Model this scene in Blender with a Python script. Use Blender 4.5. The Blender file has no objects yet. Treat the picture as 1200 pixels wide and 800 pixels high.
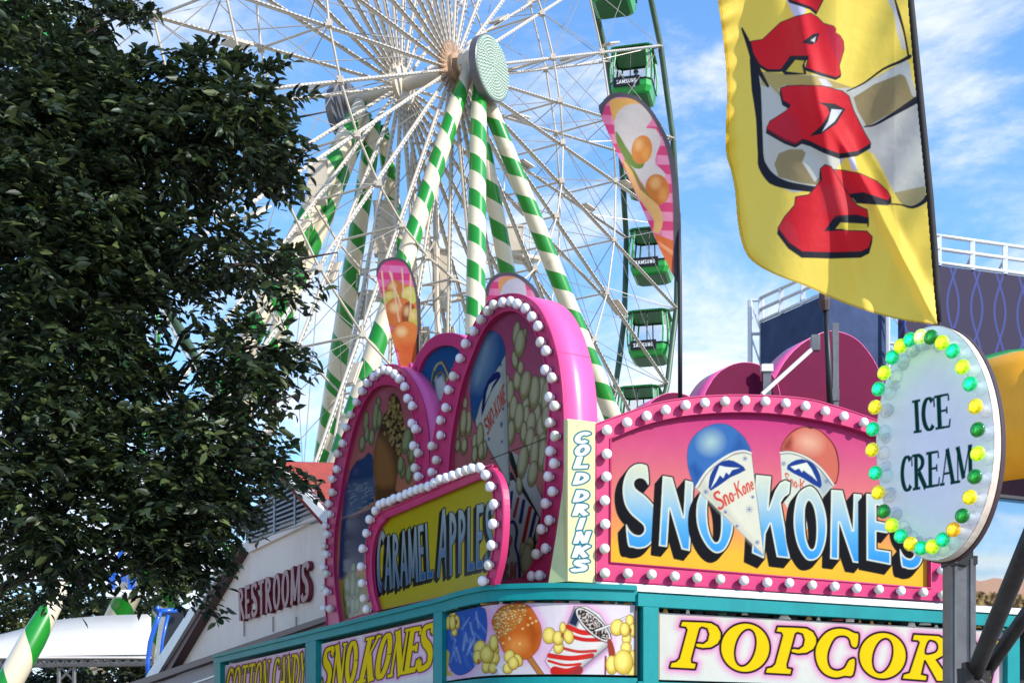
import bpy, bmesh, math, random
import numpy as np
from mathutils import Vector, Matrix
C = bpy.context.scene
COL = C.collection
rad = math.radians
rng = np.random.default_rng(7)
random.seed(7)

# ------------------------------------------------------------------ camera, sky, sun, exposure
F, CX, VH, EYE = 1580.0, 600.0, 900.0, 1.6          # focal length and horizon in 1200x800 photo pixels
cam = bpy.data.cameras.new('camera'); co = bpy.data.objects.new('camera', cam); COL.objects.link(co)
co.location = (0, 0, EYE); co.rotation_euler = (rad(90), 0, 0)
cam.sensor_width = 36; cam.lens = 36 * F / 1200; cam.shift_y = (VH - 400) / 1200
cam.clip_start = .1; cam.clip_end = 5000
C.camera = co

SUN_DIR = Vector((.76, -.49, .62)).normalized()      # towards the sun
w = bpy.data.worlds.new('World'); C.world = w; w.use_nodes = True
nt = w.node_tree; N = nt.nodes; Lk = nt.links; N.clear()
out = N.new('ShaderNodeOutputWorld'); bg = N.new('ShaderNodeBackground'); Lk.new(bg.outputs[0], out.inputs[0])
sky = N.new('ShaderNodeTexSky'); sky.sky_type = 'NISHITA'; sky.sun_disc = False
sky.sun_elevation = math.asin(SUN_DIR.z); sky.sun_rotation = math.atan2(SUN_DIR.x, SUN_DIR.y)
sky.air_density = 1.0; sky.dust_density = .3; sky.ozone_density = 2.5
tc = N.new('ShaderNodeTexCoord'); sep = N.new('ShaderNodeSeparateXYZ'); Lk.new(tc.outputs['Generated'], sep.inputs[0])
zz = N.new('ShaderNodeMath'); zz.operation = 'MAXIMUM'; zz.inputs[1].default_value = .04; Lk.new(sep.outputs[2], zz.inputs[0])
za = N.new('ShaderNodeMath'); za.operation = 'ADD'; za.inputs[1].default_value = .22; Lk.new(zz.outputs[0], za.inputs[0])
dx = N.new('ShaderNodeMath'); dx.operation = 'DIVIDE'; Lk.new(sep.outputs[0], dx.inputs[0]); Lk.new(za.outputs[0], dx.inputs[1])
dy = N.new('ShaderNodeMath'); dy.operation = 'DIVIDE'; Lk.new(sep.outputs[1], dy.inputs[0]); Lk.new(za.outputs[0], dy.inputs[1])
cmb = N.new('ShaderNodeCombineXYZ'); Lk.new(dx.outputs[0], cmb.inputs[0]); Lk.new(dy.outputs[0], cmb.inputs[1])
mp = N.new('ShaderNodeMapping'); Lk.new(cmb.outputs[0], mp.inputs[0]); mp.inputs['Location'].default_value = (3.3, 1.2, 0)
mp.inputs['Scale'].default_value = (1.6, 1.7, 1); mp.inputs['Rotation'].default_value = (0, 0, .5)
n1 = N.new('ShaderNodeTexNoise'); n1.inputs['Scale'].default_value = 1.7; n1.inputs['Detail'].default_value = 9
n1.inputs['Roughness'].default_value = .62; n1.inputs['Distortion'].default_value = .5; Lk.new(mp.outputs[0], n1.inputs['Vector'])
# more cloud low down, clearer high up
hz = N.new('ShaderNodeMapRange'); Lk.new(sep.outputs[2], hz.inputs[0])
hz.inputs[1].default_value = .12; hz.inputs[2].default_value = .5; hz.inputs[3].default_value = .16; hz.inputs[4].default_value = -.04
ad = N.new('ShaderNodeMath'); ad.operation = 'ADD'; Lk.new(n1.outputs[0], ad.inputs[0]); Lk.new(hz.outputs[0], ad.inputs[1])
cr = N.new('ShaderNodeMapRange'); cr.interpolation_type = 'SMOOTHSTEP'; Lk.new(ad.outputs[0], cr.inputs[0])
cr.inputs[1].default_value = .47; cr.inputs[2].default_value = .70; cr.inputs[3].default_value = 0; cr.inputs[4].default_value = .85
SKY_K = .15
sc_ = N.new('ShaderNodeVectorMath'); sc_.operation = 'MULTIPLY'; sc_.inputs[1].default_value = (.80, 1.08, 1.28); Lk.new(sky.outputs[0], sc_.inputs[0])
mx = N.new('ShaderNodeMix'); mx.data_type = 'RGBA'; Lk.new(cr.outputs[0], mx.inputs[0]); Lk.new(sc_.outputs[0], mx.inputs[6])
mx.inputs[7].default_value = (4.5, 4.6, 4.8, 1)
Lk.new(mx.outputs[2], bg.inputs[0]); bg.inputs[1].default_value = SKY_K

sl = bpy.data.lights.new('sun', 'SUN'); sl.energy = 3.3; sl.angle = rad(.6); sl.color = (1, .95, .87)
so = bpy.data.objects.new('sun', sl); COL.objects.link(so); so.location = (0, 0, 60)
so.rotation_euler = SUN_DIR.to_track_quat('Z', 'Y').to_euler()
V = C.view_settings; V.view_transform = 'Standard'; V.look = 'None'; V.exposure = .76; V.gamma = 1; V.use_curve_mapping = False
C.cycles.max_bounces = 6; C.cycles.use_adaptive_sampling = True; C.cycles.use_denoising = True
C.cycles.transparent_max_bounces = 8

# ------------------------------------------------------------------ helpers
def lin(c):
    c = np.asarray(c, float) / 255.0
    return np.where(c <= .04045, c / 12.92, ((c + .055) / 1.055) ** 2.4)
def S(*c):
    return tuple(float(x) for x in lin(c))
def P(u, v, Y): return Vector(((u - CX) / F * Y, Y, EYE + (VH - v) / F * Y))
def PX(p): return CX + F * p[0] / p[1], VH - F * (p[2] - EYE) / p[1]

MATS = {}
def mat(name, col, rough=.5, metal=0, noise=.12, scale=6, spec=.5, emit=None, es=0, bump=0, bscale=40, coat=0, attr=None, trans=0, dirt=None, dirtk=0):
    if name in MATS: return MATS[name]
    m = bpy.data.materials.new(name); m.use_nodes = True; t = m.node_tree; b = t.nodes['Principled BSDF']
    b.inputs['Roughness'].default_value = rough; b.inputs['Metallic'].default_value = metal
    b.inputs['Specular IOR Level'].default_value = spec; b.inputs['Coat Weight'].default_value = coat; b.inputs['Coat Roughness'].default_value = .12
    if trans: b.inputs['Transmission Weight'].default_value = trans
    tcn = t.nodes.new('ShaderNodeTexCoord'); nz = t.nodes.new('ShaderNodeTexNoise'); nz.inputs['Scale'].default_value = scale; nz.inputs['Detail'].default_value = 8
    nz.inputs['Roughness'].default_value = .65
    t.links.new(tcn.outputs['Object'], nz.inputs['Vector'])
    mr = t.nodes.new('ShaderNodeMapRange'); t.links.new(nz.outputs[0], mr.inputs[0]); mr.inputs[1].default_value = .3; mr.inputs[2].default_value = .7
    mr.inputs[3].default_value = 1 - noise; mr.inputs[4].default_value = 1 + noise * .6
    vm = t.nodes.new('ShaderNodeVectorMath'); vm.operation = 'SCALE'; t.links.new(mr.outputs[0], vm.inputs['Scale'])
    if attr:
        at = t.nodes.new('ShaderNodeAttribute'); at.attribute_name = attr; t.links.new(at.outputs['Color'], vm.inputs[0])
    else: vm.inputs[0].default_value = col[:3]
    src = vm.outputs[0]
    if dirt:
        n2 = t.nodes.new('ShaderNodeTexNoise'); n2.inputs['Scale'].default_value = scale * .45; n2.inputs['Detail'].default_value = 10; n2.inputs['Roughness'].default_value = .7
        mpp = t.nodes.new('ShaderNodeMapping'); mpp.inputs['Scale'].default_value = (1, 1, .35); t.links.new(tcn.outputs['Object'], mpp.inputs[0]); t.links.new(mpp.outputs[0], n2.inputs['Vector'])
        r2 = t.nodes.new('ShaderNodeMapRange'); t.links.new(n2.outputs[0], r2.inputs[0]); r2.inputs[1].default_value = .5; r2.inputs[2].default_value = .75; r2.inputs[4].default_value = dirtk
        mm = t.nodes.new('ShaderNodeMix'); mm.data_type = 'RGBA'; t.links.new(r2.outputs[0], mm.inputs[0]); t.links.new(src, mm.inputs[6]); mm.inputs[7].default_value = (*dirt, 1)
        src = mm.outputs[2]
    t.links.new(src, b.inputs['Base Color'])
    if emit: b.inputs['Emission Color'].default_value = (*emit, 1); b.inputs['Emission Strength'].default_value = es
    if bump:
        nb = t.nodes.new('ShaderNodeTexNoise'); nb.inputs['Scale'].default_value = bscale; nb.inputs['Detail'].default_value = 6
        t.links.new(tcn.outputs['Object'], nb.inputs['Vector'])
        bp = t.nodes.new('ShaderNodeBump'); bp.inputs['Strength'].default_value = bump; bp.inputs['Distance'].default_value = .01
        t.links.new(nb.outputs[0], bp.inputs['Height']); t.links.new(bp.outputs[0], b.inputs['Normal'])
    MATS[name] = m
    return m

PINK = mat('pink_paint', S(192, 48, 104), .42, noise=.08, scale=4, coat=0, spec=.3, dirt=S(120, 26, 66), dirtk=.5)
BANDP = mat('band_pink', S(240, 96, 162), .34, noise=.05, scale=4, coat=.2)
TEAL = mat('teal_paint', S(0, 132, 134), .5, noise=.1, scale=5, dirt=S(0, 70, 75), dirtk=.35, spec=.25)
WHITE = mat('white_paint', S(232, 232, 228), .45, noise=.06, dirt=S(150, 145, 135), dirtk=.3)
BULB_B = mat('bulb_plastic_yellowed', S(226, 220, 208), .32, noise=.05)
SOCK = mat('bulb_socket', S(120, 60, 90), .5, noise=.2)
BULB = mat('bulb_plastic', S(238, 234, 236), .28, noise=.03)
BLACK = mat('black_rubber', S(28, 28, 30), .5, noise=.2)
MAG = mat('magenta_back', S(100, 14, 54), .6, spec=.08, noise=.12, scale=3, dirt=S(90, 15, 50), dirtk=.4)
STEEL = mat('galvanised_steel', S(120, 118, 118), .42, .6, noise=.3, scale=9, dirt=S(60, 48, 40), dirtk=.7)
DSTEEL = mat('dark_pipe_steel', S(58, 54, 54), .5, .4, noise=.35, scale=14, dirt=S(25, 20, 18), dirtk=.7, bump=.3)
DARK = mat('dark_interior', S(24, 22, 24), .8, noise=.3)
ART = mat('painted_artwork', (1, 1, 1), .7, noise=.05, scale=9, spec=.06, attr='paint')
ARTG = mat('glossy_artwork', (1, 1, 1), .22, noise=.05, scale=9, spec=.22, attr='paint')
CLOTH = None

def tag(o, label, cat, group=None, kind=None):
    if label: o['label'] = label
    if cat: o['category'] = cat
    if group: o['group'] = group
    if kind: o['kind'] = kind
    return o
def empty(name, loc, label, cat, group=None):
    o = bpy.data.objects.new(name, None); o.empty_display_size = .2; COL.objects.link(o); o.location = loc
    return tag(o, label, cat, group)
def root_loc(o):
    v = Vector((0, 0, 0))
    while o is not None: v += Vector(o.location); o = o.parent
    return v
def obj(name, me, m, parent=None, loc=None, smooth=False):
    """me: mesh whose vertices are in world coordinates; parent chain has no rotation."""
    o = bpy.data.objects.new(name, me); COL.objects.link(o)
    off = root_loc(parent) if parent else Vector(loc) if loc is not None else Vector((0, 0, 0))
    if off.length > 0:
        me.transform(Matrix.Translation(-off))
    if parent: o.parent = parent
    elif loc is not None: o.location = loc
    if m is not None and not me.materials: me.materials.append(m)
    if smooth:
        me.polygons.foreach_set('use_smooth', [True] * len(me.polygons))
    return o
class MB:
    def __init__(s): s.v = []; s.f = []; s.mi = []
    def add(s, vs, fs, mi=0):
        b = len(s.v); s.v += [tuple(v) for v in vs]; s.f += [tuple(i + b for i in f) for f in fs]; s.mi += [mi] * len(fs); return s
    def box(s, c, sx, sy, sz, R=None, mi=0, top=1.0):
        vs = []
        for z in (-.5, .5):
            k = top if z > 0 else 1
            for x, y in ((-.5, -.5), (.5, -.5), (.5, .5), (-.5, .5)):
                p = Vector((x * sx * k, y * sy * k, z * sz)); p = R @ p if R is not None else p
                vs.append(Vector(c) + p)
        return s.add(vs, [(3, 2, 1, 0), (4, 5, 6, 7), (0, 1, 5, 4), (1, 2, 6, 5), (2, 3, 7, 6), (3, 0, 4, 7)], mi)
    def bar(s, a, b, wx, wy, up=(0, 0, 1), mi=0):
        a = Vector(a); b = Vector(b); d = b - a
        z = d.normalized(); x = Vector(up).cross(z)
        if x.length < 1e-4: x = Vector((1, 0, 0)).cross(z)
        x.normalize(); y = z.cross(x)
        R = Matrix((x, y, z)).transposed()
        return s.box((a + b) / 2, wx, wy, d.length, R, mi)
    def tube(s, pts, r, n=8, mi=0, cap=True):
        pts = [Vector(p) for p in pts]; k = len(pts)
        rs = r if hasattr(r, '__len__') else [r] * k
        vs = []; prev = None
        for i, p in enumerate(pts):
            d = (pts[min(i + 1, k - 1)] - pts[max(i - 1, 0)])
            if d.length < 1e-9: d = Vector((0, 0, 1))
            d.normalize()
            if prev is None:
                x = d.orthogonal().normalized()
            else:
                x = prev - d * prev.dot(d)
                x = x.normalized() if x.length > 1e-6 else d.orthogonal().normalized()
            prev = x; y = d.cross(x)
            for j in range(n):
                a = 2 * math.pi * j / n
                vs.append(p + (x * math.cos(a) + y * math.sin(a)) * rs[i])
        fs = []
        for i in range(k - 1):
            for j in range(n):
                fs.append((i * n + j, i * n + (j + 1) % n, (i + 1) * n + (j + 1) % n, (i + 1) * n + j))
        if cap:
            fs.append(tuple(range(n - 1, -1, -1))); fs.append(tuple((k - 1) * n + j for j in range(n)))
        return s.add(vs, fs, mi)
    def lathe(s, prof, n=16, M=None, mi=0):
        """prof: (r, z) list"""
        vs = []
        for r, z in prof:
            for j in range(n):
                a = 2 * math.pi * j / n; p = Vector((r * math.cos(a), r * math.sin(a), z)); vs.append(M @ p if M is not None else p)
        fs = []
        for i in range(len(prof) - 1):
            for j in range(n): fs.append((i * n + j, i * n + (j + 1) % n, (i + 1) * n + (j + 1) % n, (i + 1) * n + j))
        fs.append(tuple(range(n - 1, -1, -1))); fs.append(tuple((len(prof) - 1) * n + j for j in range(n)))
        return s.add(vs, fs, mi)
    def quad(s, a, b, c, d, mi=0): return s.add([a, b, c, d], [(0, 1, 2, 3)], mi)
    def mesh(s, name='m', mats=None):
        me = bpy.data.meshes.new(name); me.from_pydata([tuple(v) for v in s.v], [], s.f)
        if mats:
            for m in mats: me.materials.append(m)
            me.polygons.foreach_set('material_index', s.mi)
        me.update(); return me

def prism(front, back, holes_f=None, holes_b=None, name='p', cap_back=True, sides=True, mi_side=0):
    """closed slab between two matching 3D loops, optional one hole loop pair"""
    bm = bmesh.new()
    def loop(pts):
        vs = [bm.verts.new(p) for p in pts]; es = [bm.edges.new((vs[i], vs[(i + 1) % len(vs)])) for i in range(len(vs))]; return vs, es
    f, fe = loop(front); hf = []; he = []
    if holes_f: hf, he = loop(holes_f)
    r = bmesh.ops.triangle_fill(bm, use_beauty=True, use_dissolve=False, edges=fe + he)
    if cap_back:
        b, be = loop(back); hb = []; hbe = []
        if holes_b: hb, hbe = loop(holes_b)
        bmesh.ops.triangle_fill(bm, use_beauty=True, use_dissolve=False, edges=be + hbe)
    else:
        b = [bm.verts.new(p) for p in back]; hb = [bm.verts.new(p) for p in holes_b] if holes_b else []
    if sides:
        n = len(f)
        for i in range(n):
            fc = bm.faces.new((f[i], f[(i + 1) % n], b[(i + 1) % n], b[i])); fc.material_index = mi_side
        n = len(hf)
        for i in range(n):
            fc = bm.faces.new((hf[i], hf[(i + 1) % n], hb[(i + 1) % n], hb[i])); fc.material_index = 0
    bmesh.ops.recalc_face_normals(bm, faces=bm.faces)
    me = bpy.data.meshes.new(name); bm.to_mesh(me); bm.free(); return me

def smooth_poly(pts, k=6, closed=True):
    p = np.asarray(pts, float); n = len(p); o = []
    rng_ = range(n) if closed else range(n - 1)
    for i in rng_:
        if closed: a, b, c, d = p[(i - 1) % n], p[i], p[(i + 1) % n], p[(i + 2) % n]
        else: a, b, c, d = p[max(i - 1, 0)], p[i], p[i + 1], p[min(i + 2, n - 1)]
        for j in range(k):
            t = j / k
            o.append(.5 * ((2 * b) + (-a + c) * t + (2 * a - 5 * b + 4 * c - d) * t * t + (-a + 3 * b - 3 * c + d) * t ** 3))
    if not closed: o.append(p[-1])
    return np.array(o)

# ---- vertical surface given by a plan polyline: ray through photo column u -> depth
class Surf:
    def __init__(s, plan): s.p = np.asarray(plan, float)
    def off(s, d):
        """offset towards the viewer by d metres"""
        p = s.p; n = len(p); o = []
        for i in range(n):
            t = p[min(i + 1, n - 1)] - p[max(i - 1, 0)]; t /= np.linalg.norm(t); nn = np.array((t[1], -t[0]))
            if nn @ p[i] > 0: nn = -nn
            o.append(p[i] + nn * d)
        return Surf(o)
    def Y(s, u):
        u = np.atleast_1d(np.asarray(u, float)); k = (u - CX) / F
        p = s.p; uu = CX + F * p[:, 0] / p[:, 1]
        res = np.zeros_like(u)
        idx = np.clip(np.searchsorted(uu, u) - 1, 0, len(p) - 2)
        a = p[idx]; d = p[idx + 1] - a
        t = (k * a[:, 1] - a[:, 0]) / (d[:, 0] - k * d[:, 1])
        return a[:, 1] + t * d[:, 1]
    def pt(s, u, v): return P(u, v, float(s.Y(u)[0]))
    def pts(s, poly): return [s.pt(u, v) for u, v in poly]
    def uz(s, u, z):
        Y = float(s.Y(u)[0]); return Vector(((u - CX) / F * Y, Y, z))
Ld = np.array((-.4845, .8748)); Rd = np.array((.9135, .4067))
NL = Vector((-.8748, -.4845, 0)); NR = Vector((.4067, -.9135, 0))
QL = np.array((-.50, 9.76)); QR = np.array((.874, 9.14))
def line(p, d, a, b): return Surf([np.array(p) + d * a, np.array(p) + d * b])
LEFT_F = line(QL, -Ld, -7, .6)              # fascia plane, left
RIGHT_F = line(QR, Rd, -.3, 5)              # fascia plane, right
arc = smooth_poly([QL, (-.37, 9.46), (-.16, 9.15), (.09, 9.05), (.343, 9.03), (.62, 9.08), (.85, 9.15)], 5, False)
CORNER = Surf(arc)
BIG = line((.36, 9.15), -Ld, -6, 1.0)      # plane of the large arched sign
CARA = line((-.145, 9.13), -Ld, -5, .8)     # plane of the caramel apples sign
SNO = line((.576, 9.1), Rd, -.6, 5)         # plane of the large snow cone sign

# ------------------------------------------------------------------ painting by signed distances on a fine grid of vertices
def sd_poly(U, W, pts):
    p = np.asarray(pts, float); d = np.full(U.shape, 1e9); s = np.ones(U.shape)
    n = len(p)
    for i in range(n):
        a = p[i]; b = p[i - 1]; e = b - a
        wx = U - a[0]; wy = W - a[1]; t = np.clip((wx * e[0] + wy * e[1]) / max(e @ e, 1e-9), 0, 1)
        bx = wx - e[0] * t; by = wy - e[1] * t; d = np.minimum(d, bx * bx + by * by)
        c1 = W >= a[1]; c2 = W < b[1]; c3 = e[0] * wy > e[1] * wx
        flip = (c1 & c2 & c3) | (~c1 & ~c2 & ~c3); s = np.where(flip, -s, s)
    return s * np.sqrt(d)
def sd_line(U, W, pts, r):
    p = np.asarray(pts, float); d = np.full(U.shape, 1e9); k = len(p)
    rs = r if hasattr(r, '__len__') else [r] * k
    for i in range(k - 1):
        a, b = p[i], p[i + 1]; e = b - a; wx = U - a[0]; wy = W - a[1]
        t = np.clip((wx * e[0] + wy * e[1]) / max(e @ e, 1e-9), 0, 1)
        d = np.minimum(d, np.hypot(wx - e[0] * t, wy - e[1] * t) - (rs[i] + (rs[i + 1] - rs[i]) * t))
    return d
def sd_ell(U, W, cx, cy, rx, ry, ang=0):
    c, s = math.cos(rad(ang)), math.sin(rad(ang)); x = (U - cx) * c + (W - cy) * s; y = -(U - cx) * s + (W - cy) * c
    k = np.hypot(x / rx, y / ry); g = np.hypot(x / rx ** 2, y / ry ** 2) + 1e-9
    return k * (k - 1) / g
class Canvas:
    """vertex grid over a vertical surface; painted in photo-pixel coordinates"""
    def __init__(s, surf, u0, u1, z0, z1, nu, nz, base):
        us = np.linspace(u0, u1, nu); Y = surf.Y(us); zs = np.linspace(z0, z1, nz)
        s.U = np.repeat(us[None], nz, 0); s.Y = np.repeat(Y[None], nz, 0); s.Z = np.repeat(zs[:, None], nu, 1)
        s.X = (s.U - CX) / F * s.Y; s.V = VH - (s.Z - EYE) * F / s.Y
        s.init(base)
    def init(s, base):
        s.c = np.zeros(s.U.shape + (3,)); s.c[:] = lin(base); s.n = (s.U.shape)
    def win(s, bb, m=4):
        k = (s.U > bb[0] - m) & (s.U < bb[2] + m) & (s.V > bb[1] - m) & (s.V < bb[3] + m)
        r = np.where(k.any(1))[0]; q = np.where(k.any(0))[0]
        if len(r) == 0 or len(q) == 0: return None
        return slice(r[0], r[-1] + 1), slice(q[0], q[-1] + 1)
    def put(s, d, col, al=1, aa=.45, w_=None, soft=None):
        W = w_ if w_ is not None else (slice(None), slice(None))
        a = np.clip(.5 - d / (2 * (soft or aa)), 0, 1) * al
        c = s.c[W]
        if callable(col): cc = col(s.U[W], s.V[W])
        else: cc = lin(col)
        s.c[W] = c * (1 - a[..., None]) + cc * a[..., None]
    def poly(s, pts, col, al=1, sm=0, soft=None, grow=0):
        p = smooth_poly(pts, sm) if sm else np.asarray(pts, float); m = 4 + (soft or 0) + max(grow, 0)
        W = s.win((p[:, 0].min(), p[:, 1].min(), p[:, 0].max(), p[:, 1].max()), m)
        if W is None: return
        s.put(sd_poly(s.U[W], s.V[W], p) - grow, col, al, w_=W, soft=soft)
    def line(s, pts, r, col, al=1, sm=0, soft=None):
        p = smooth_poly(pts, sm, False) if sm else np.asarray(pts, float)
        if hasattr(r, '__len__') and len(r) != len(p): r = np.interp(np.linspace(0, 1, len(p)), np.linspace(0, 1, len(r)), r)
        W = s.win((p[:, 0].min(), p[:, 1].min(), p[:, 0].max(), p[:, 1].max()), 6 + np.max(r) + (soft or 0))
        if W is None: return
        s.put(sd_line(s.U[W], s.V[W], p, r), col, al, w_=W, soft=soft)
    def ell(s, cx, cy, rx, ry, col, ang=0, al=1, soft=None):
        R = max(rx, ry); W = s.win((cx - R, cy - R, cx + R, cy + R), 5 + (soft or 0))
        if W is None: return
        s.put(sd_ell(s.U[W], s.V[W], cx, cy, rx, ry, ang), col, al, w_=W, soft=soft)
    def kernel(s, cx, cy, rx, ry, ang=0, col=(214, 206, 150), shade=(150, 140, 80), edge=(50, 44, 24)):
        s.ell(cx, cy, rx + .7, ry + .7, edge, ang)
        s.ell(cx, cy, rx, ry, shade, ang)
        s.ell(cx - rx * .12, cy - ry * .14, rx * .72, ry * .75, col, ang, soft=max(.6, rx * .35))
    def build(s, name, parent, mask=None, m=None, smooth=False, k=.62):
        s.c = s.c * k
        nz, nu = s.n; idx = np.arange(nz * nu).reshape(nz, nu)
        f = np.stack([idx[:-1, :-1], idx[:-1, 1:], idx[1:, 1:], idx[1:, :-1]], -1)
        if mask is not None:
            inside = mask(s.U, s.V) < 0
            kk = inside[:-1, :-1] & inside[:-1, 1:] & inside[1:, 1:] & inside[1:, :-1]; f = f[kk]
        f = f.reshape(-1, 4)
        used = np.unique(f); re = np.full(nz * nu, -1); re[used] = np.arange(len(used)); f = re[f]
        co_ = np.stack([s.X, s.Y, s.Z], -1).reshape(-1, 3)[used]; cl = s.c.reshape(-1, 3)[used]
        me = bpy.data.meshes.new(name)
        me.vertices.add(len(co_)); me.vertices.foreach_set('co', co_.astype(np.float32).ravel())
        me.loops.add(f.size); me.loops.foreach_set('vertex_index', f.astype(np.int32).ravel())
        me.polygons.add(len(f)); me.polygons.foreach_set('loop_start', np.arange(0, f.size, 4, dtype=np.int32)); me.polygons.foreach_set('loop_total', np.full(len(f), 4, np.int32))
        me.update(calc_edges=True); me.validate()
        at = me.color_attributes.new('paint', 'FLOAT_COLOR', 'POINT')
        at.data.foreach_set('color', np.concatenate([np.clip(cl, 0, 1), np.ones((len(cl), 1))], 1).astype(np.float32).ravel())
        return obj(name, me, m or ART, parent, smooth=smooth)
def grad(stops, axis='v'):
    """stops: (pixel, rgb)"""
    xs = [a for a, _ in stops]; cs = np.array([lin(c) for _, c in stops])
    def f(U, W):
        q = W if axis == 'v' else U
        return np.stack([np.interp(q, xs, cs[:, i]) for i in range(3)], -1)
    return f
def tf(pts, ox, oy, s): return [(ox + x / s, oy + y / s) for x, y in pts]

# ------------------------------------------------------------------ lettering: strokes in a unit box
def arcp(cx, cy, rx, ry, a0, a1, n=16):
    return [(cx + rx * math.cos(rad(a0 + (a1 - a0) * i / n)), cy + ry * math.sin(rad(a0 + (a1 - a0) * i / n))) for i in range(n + 1)]
def glyph(ch, a, b, serif):
    """returns (advance, strokes, serif bars); stroke = (points, kind) kind a thick, b thin, m modulated"""
    h = a / 2; q = b / 2; st = []; sf = []
    def L(x0, y0, x1, y1, k='a'): st.append(([(x0, y0), (x1, y1)], k))
    def V_(x, y0=0., y1=1., s0=True, s1=True):
        L(x, y0, x, y1)
        if s0: sf.append((x, y0, a * .62 + .07))
        if s1: sf.append((x, y1, a * .62 + .07))
    def A(*g): st.append((arcp(*g), 'm'))
    w_ = .62
    if ch == 'I': V_(h + .02); w_ = a + .04
    elif ch == 'L': V_(h); L(h, q, .52, q, 'b'); st.append(([(.5, q), (.52, .24)], 'b') if serif else ([(.5, q), (.52, q)], 'b')); w_ = .54
    elif ch == 'E':
        V_(h); L(h, q, .52, q, 'b'); L(h, 1 - q, .5, 1 - q, 'b'); L(h, .52, .42, .52, 'b'); w_ = .54
        if serif: st += [([(.5, q), (.54, .25)], 'b'), ([(.5, 1 - q), (.51, .78)], 'b'), ([(.42, .42), (.42, .62)], 'b')]
    elif ch == 'T':
        V_(.3, s1=False); L(.02, 1 - q, .58, 1 - q, 'b'); w_ = .6
        if serif: st += [([(.02, 1 - q), (.0, .78)], 'b'), ([(.58, 1 - q), (.6, .78)], 'b')]
    elif ch == 'O': A(.34, .5, .34 - h, .5 - q, 0, 360, 28); w_ = .68
    elif ch == 'C':
        A(.34, .5, .34 - h, .5 - q, 48, 312, 22); w_ = .6
        if serif: st.append(([(.575, .97), (.585, .68)], 'b'))
    elif ch == 'G': A(.34, .5, .34 - h, .5 - q, 48, 330, 22); L(.58, .12, .58, .45); L(.4, .45, .62, .45, 'b'); w_ = .64
    elif ch == 'S':
        p = smooth_poly([(.52, .80), (.44, .93), (.29, 1 - q), (.13, .9), (.1, .74), (.2, .6), (.38, .48), (.5, .33), (.48, .14), (.3, q), (.13, .06), (.04, .2)], 4, False)
        st.append((p, 's')); w_ = .58
        if serif: st += [([(.52, .97), (.53, .72)], 'b'), ([(.05, .03), (.03, .28)], 'b')]
    elif ch == 'P': V_(h, s1=True); A(h + .02, .74, .5 - a, .26 - q, -90, 90, 14); w_ = .56; L(h, 1 - q, h + .04, 1 - q, 'b')
    elif ch == 'R': V_(h); A(h + .02, .75, .5 - a, .25 - q, -90, 90, 14); L(h + .12, .5, .56, .0); w_ = .6; sf.append((.56, 0, .1)) if serif else None
    elif ch == 'D': V_(h); A(h + .02, .5, .62 - a, .5 - q, -90, 90, 18); w_ = .66
    elif ch == 'K': V_(h); L(h + .02, .42, .54, 1, 'b'); L(.24, .56, .56, 0); w_ = .6; sf += [(.54, 1, .13), (.57, 0, .14)]
    elif ch == 'N': V_(q + .04) if not serif else st.append(([(q + .06, 0), (q + .06, 1)], 'b')); L(.1, 1, .54, 0); st.append(([(.56, 0), (.56, 1)], 'b' if serif else 'a')); w_ = .64; sf += [(.08, 0, .13), (.06, 1, .1), (.56, 1, .13)]
    elif ch == 'M': L(h, 0, h + .02, 1, 'b' if serif else 'a'); L(h + .02, 1, .38, .1); L(.38, .1, .68, 1, 'b'); L(.7, 1, .72, 0); w_ = .8; sf += [(h, 0, .12), (.72, 0, .15), (h, 1, .08), (.72, 1, .1)]
    elif ch == 'A': L(.04, 0, .3, 1, 'b'); L(.31, 1, .58, 0); L(.12, .32, .5, .32, 'b'); w_ = .62; sf += [(.04, 0, .12), (.59, 0, .15)]
    elif ch == 'Y': L(.04, 1, .3, .45); L(.3, .45, .56, 1, 'b'); L(.3, 0, .3, .46); w_ = .6; sf += [(.06, 1, .13), (.56, 1, .11), (.3, 0, .15)]
    elif ch == 'U': L(h, .3, h, 1); L(.58 - h, .3, .58 - h, 1); A(.29, .3, .29 - h, .3 - q, 180, 360, 12); w_ = .6
    elif ch == 'n': L(h, 0, h, .6); A(.22, .38, .22 - h, .22, 0, 180, 10); L(.44 - h, 0, .44 - h, .4); w_ = .46
    elif ch == 'o': A(.22, .3, .22 - h, .3 - q, 0, 360, 18); w_ = .45
    elif ch == 'e': A(.22, .3, .22 - h, .3 - q, 10, 320, 16); L(.06, .32, .4, .32, 'b'); w_ = .44
    elif ch == '-': L(.02, .35, .2, .35, 'b'); w_ = .24
    elif ch == ' ': w_ = .34
    return w_, st, sf
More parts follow.
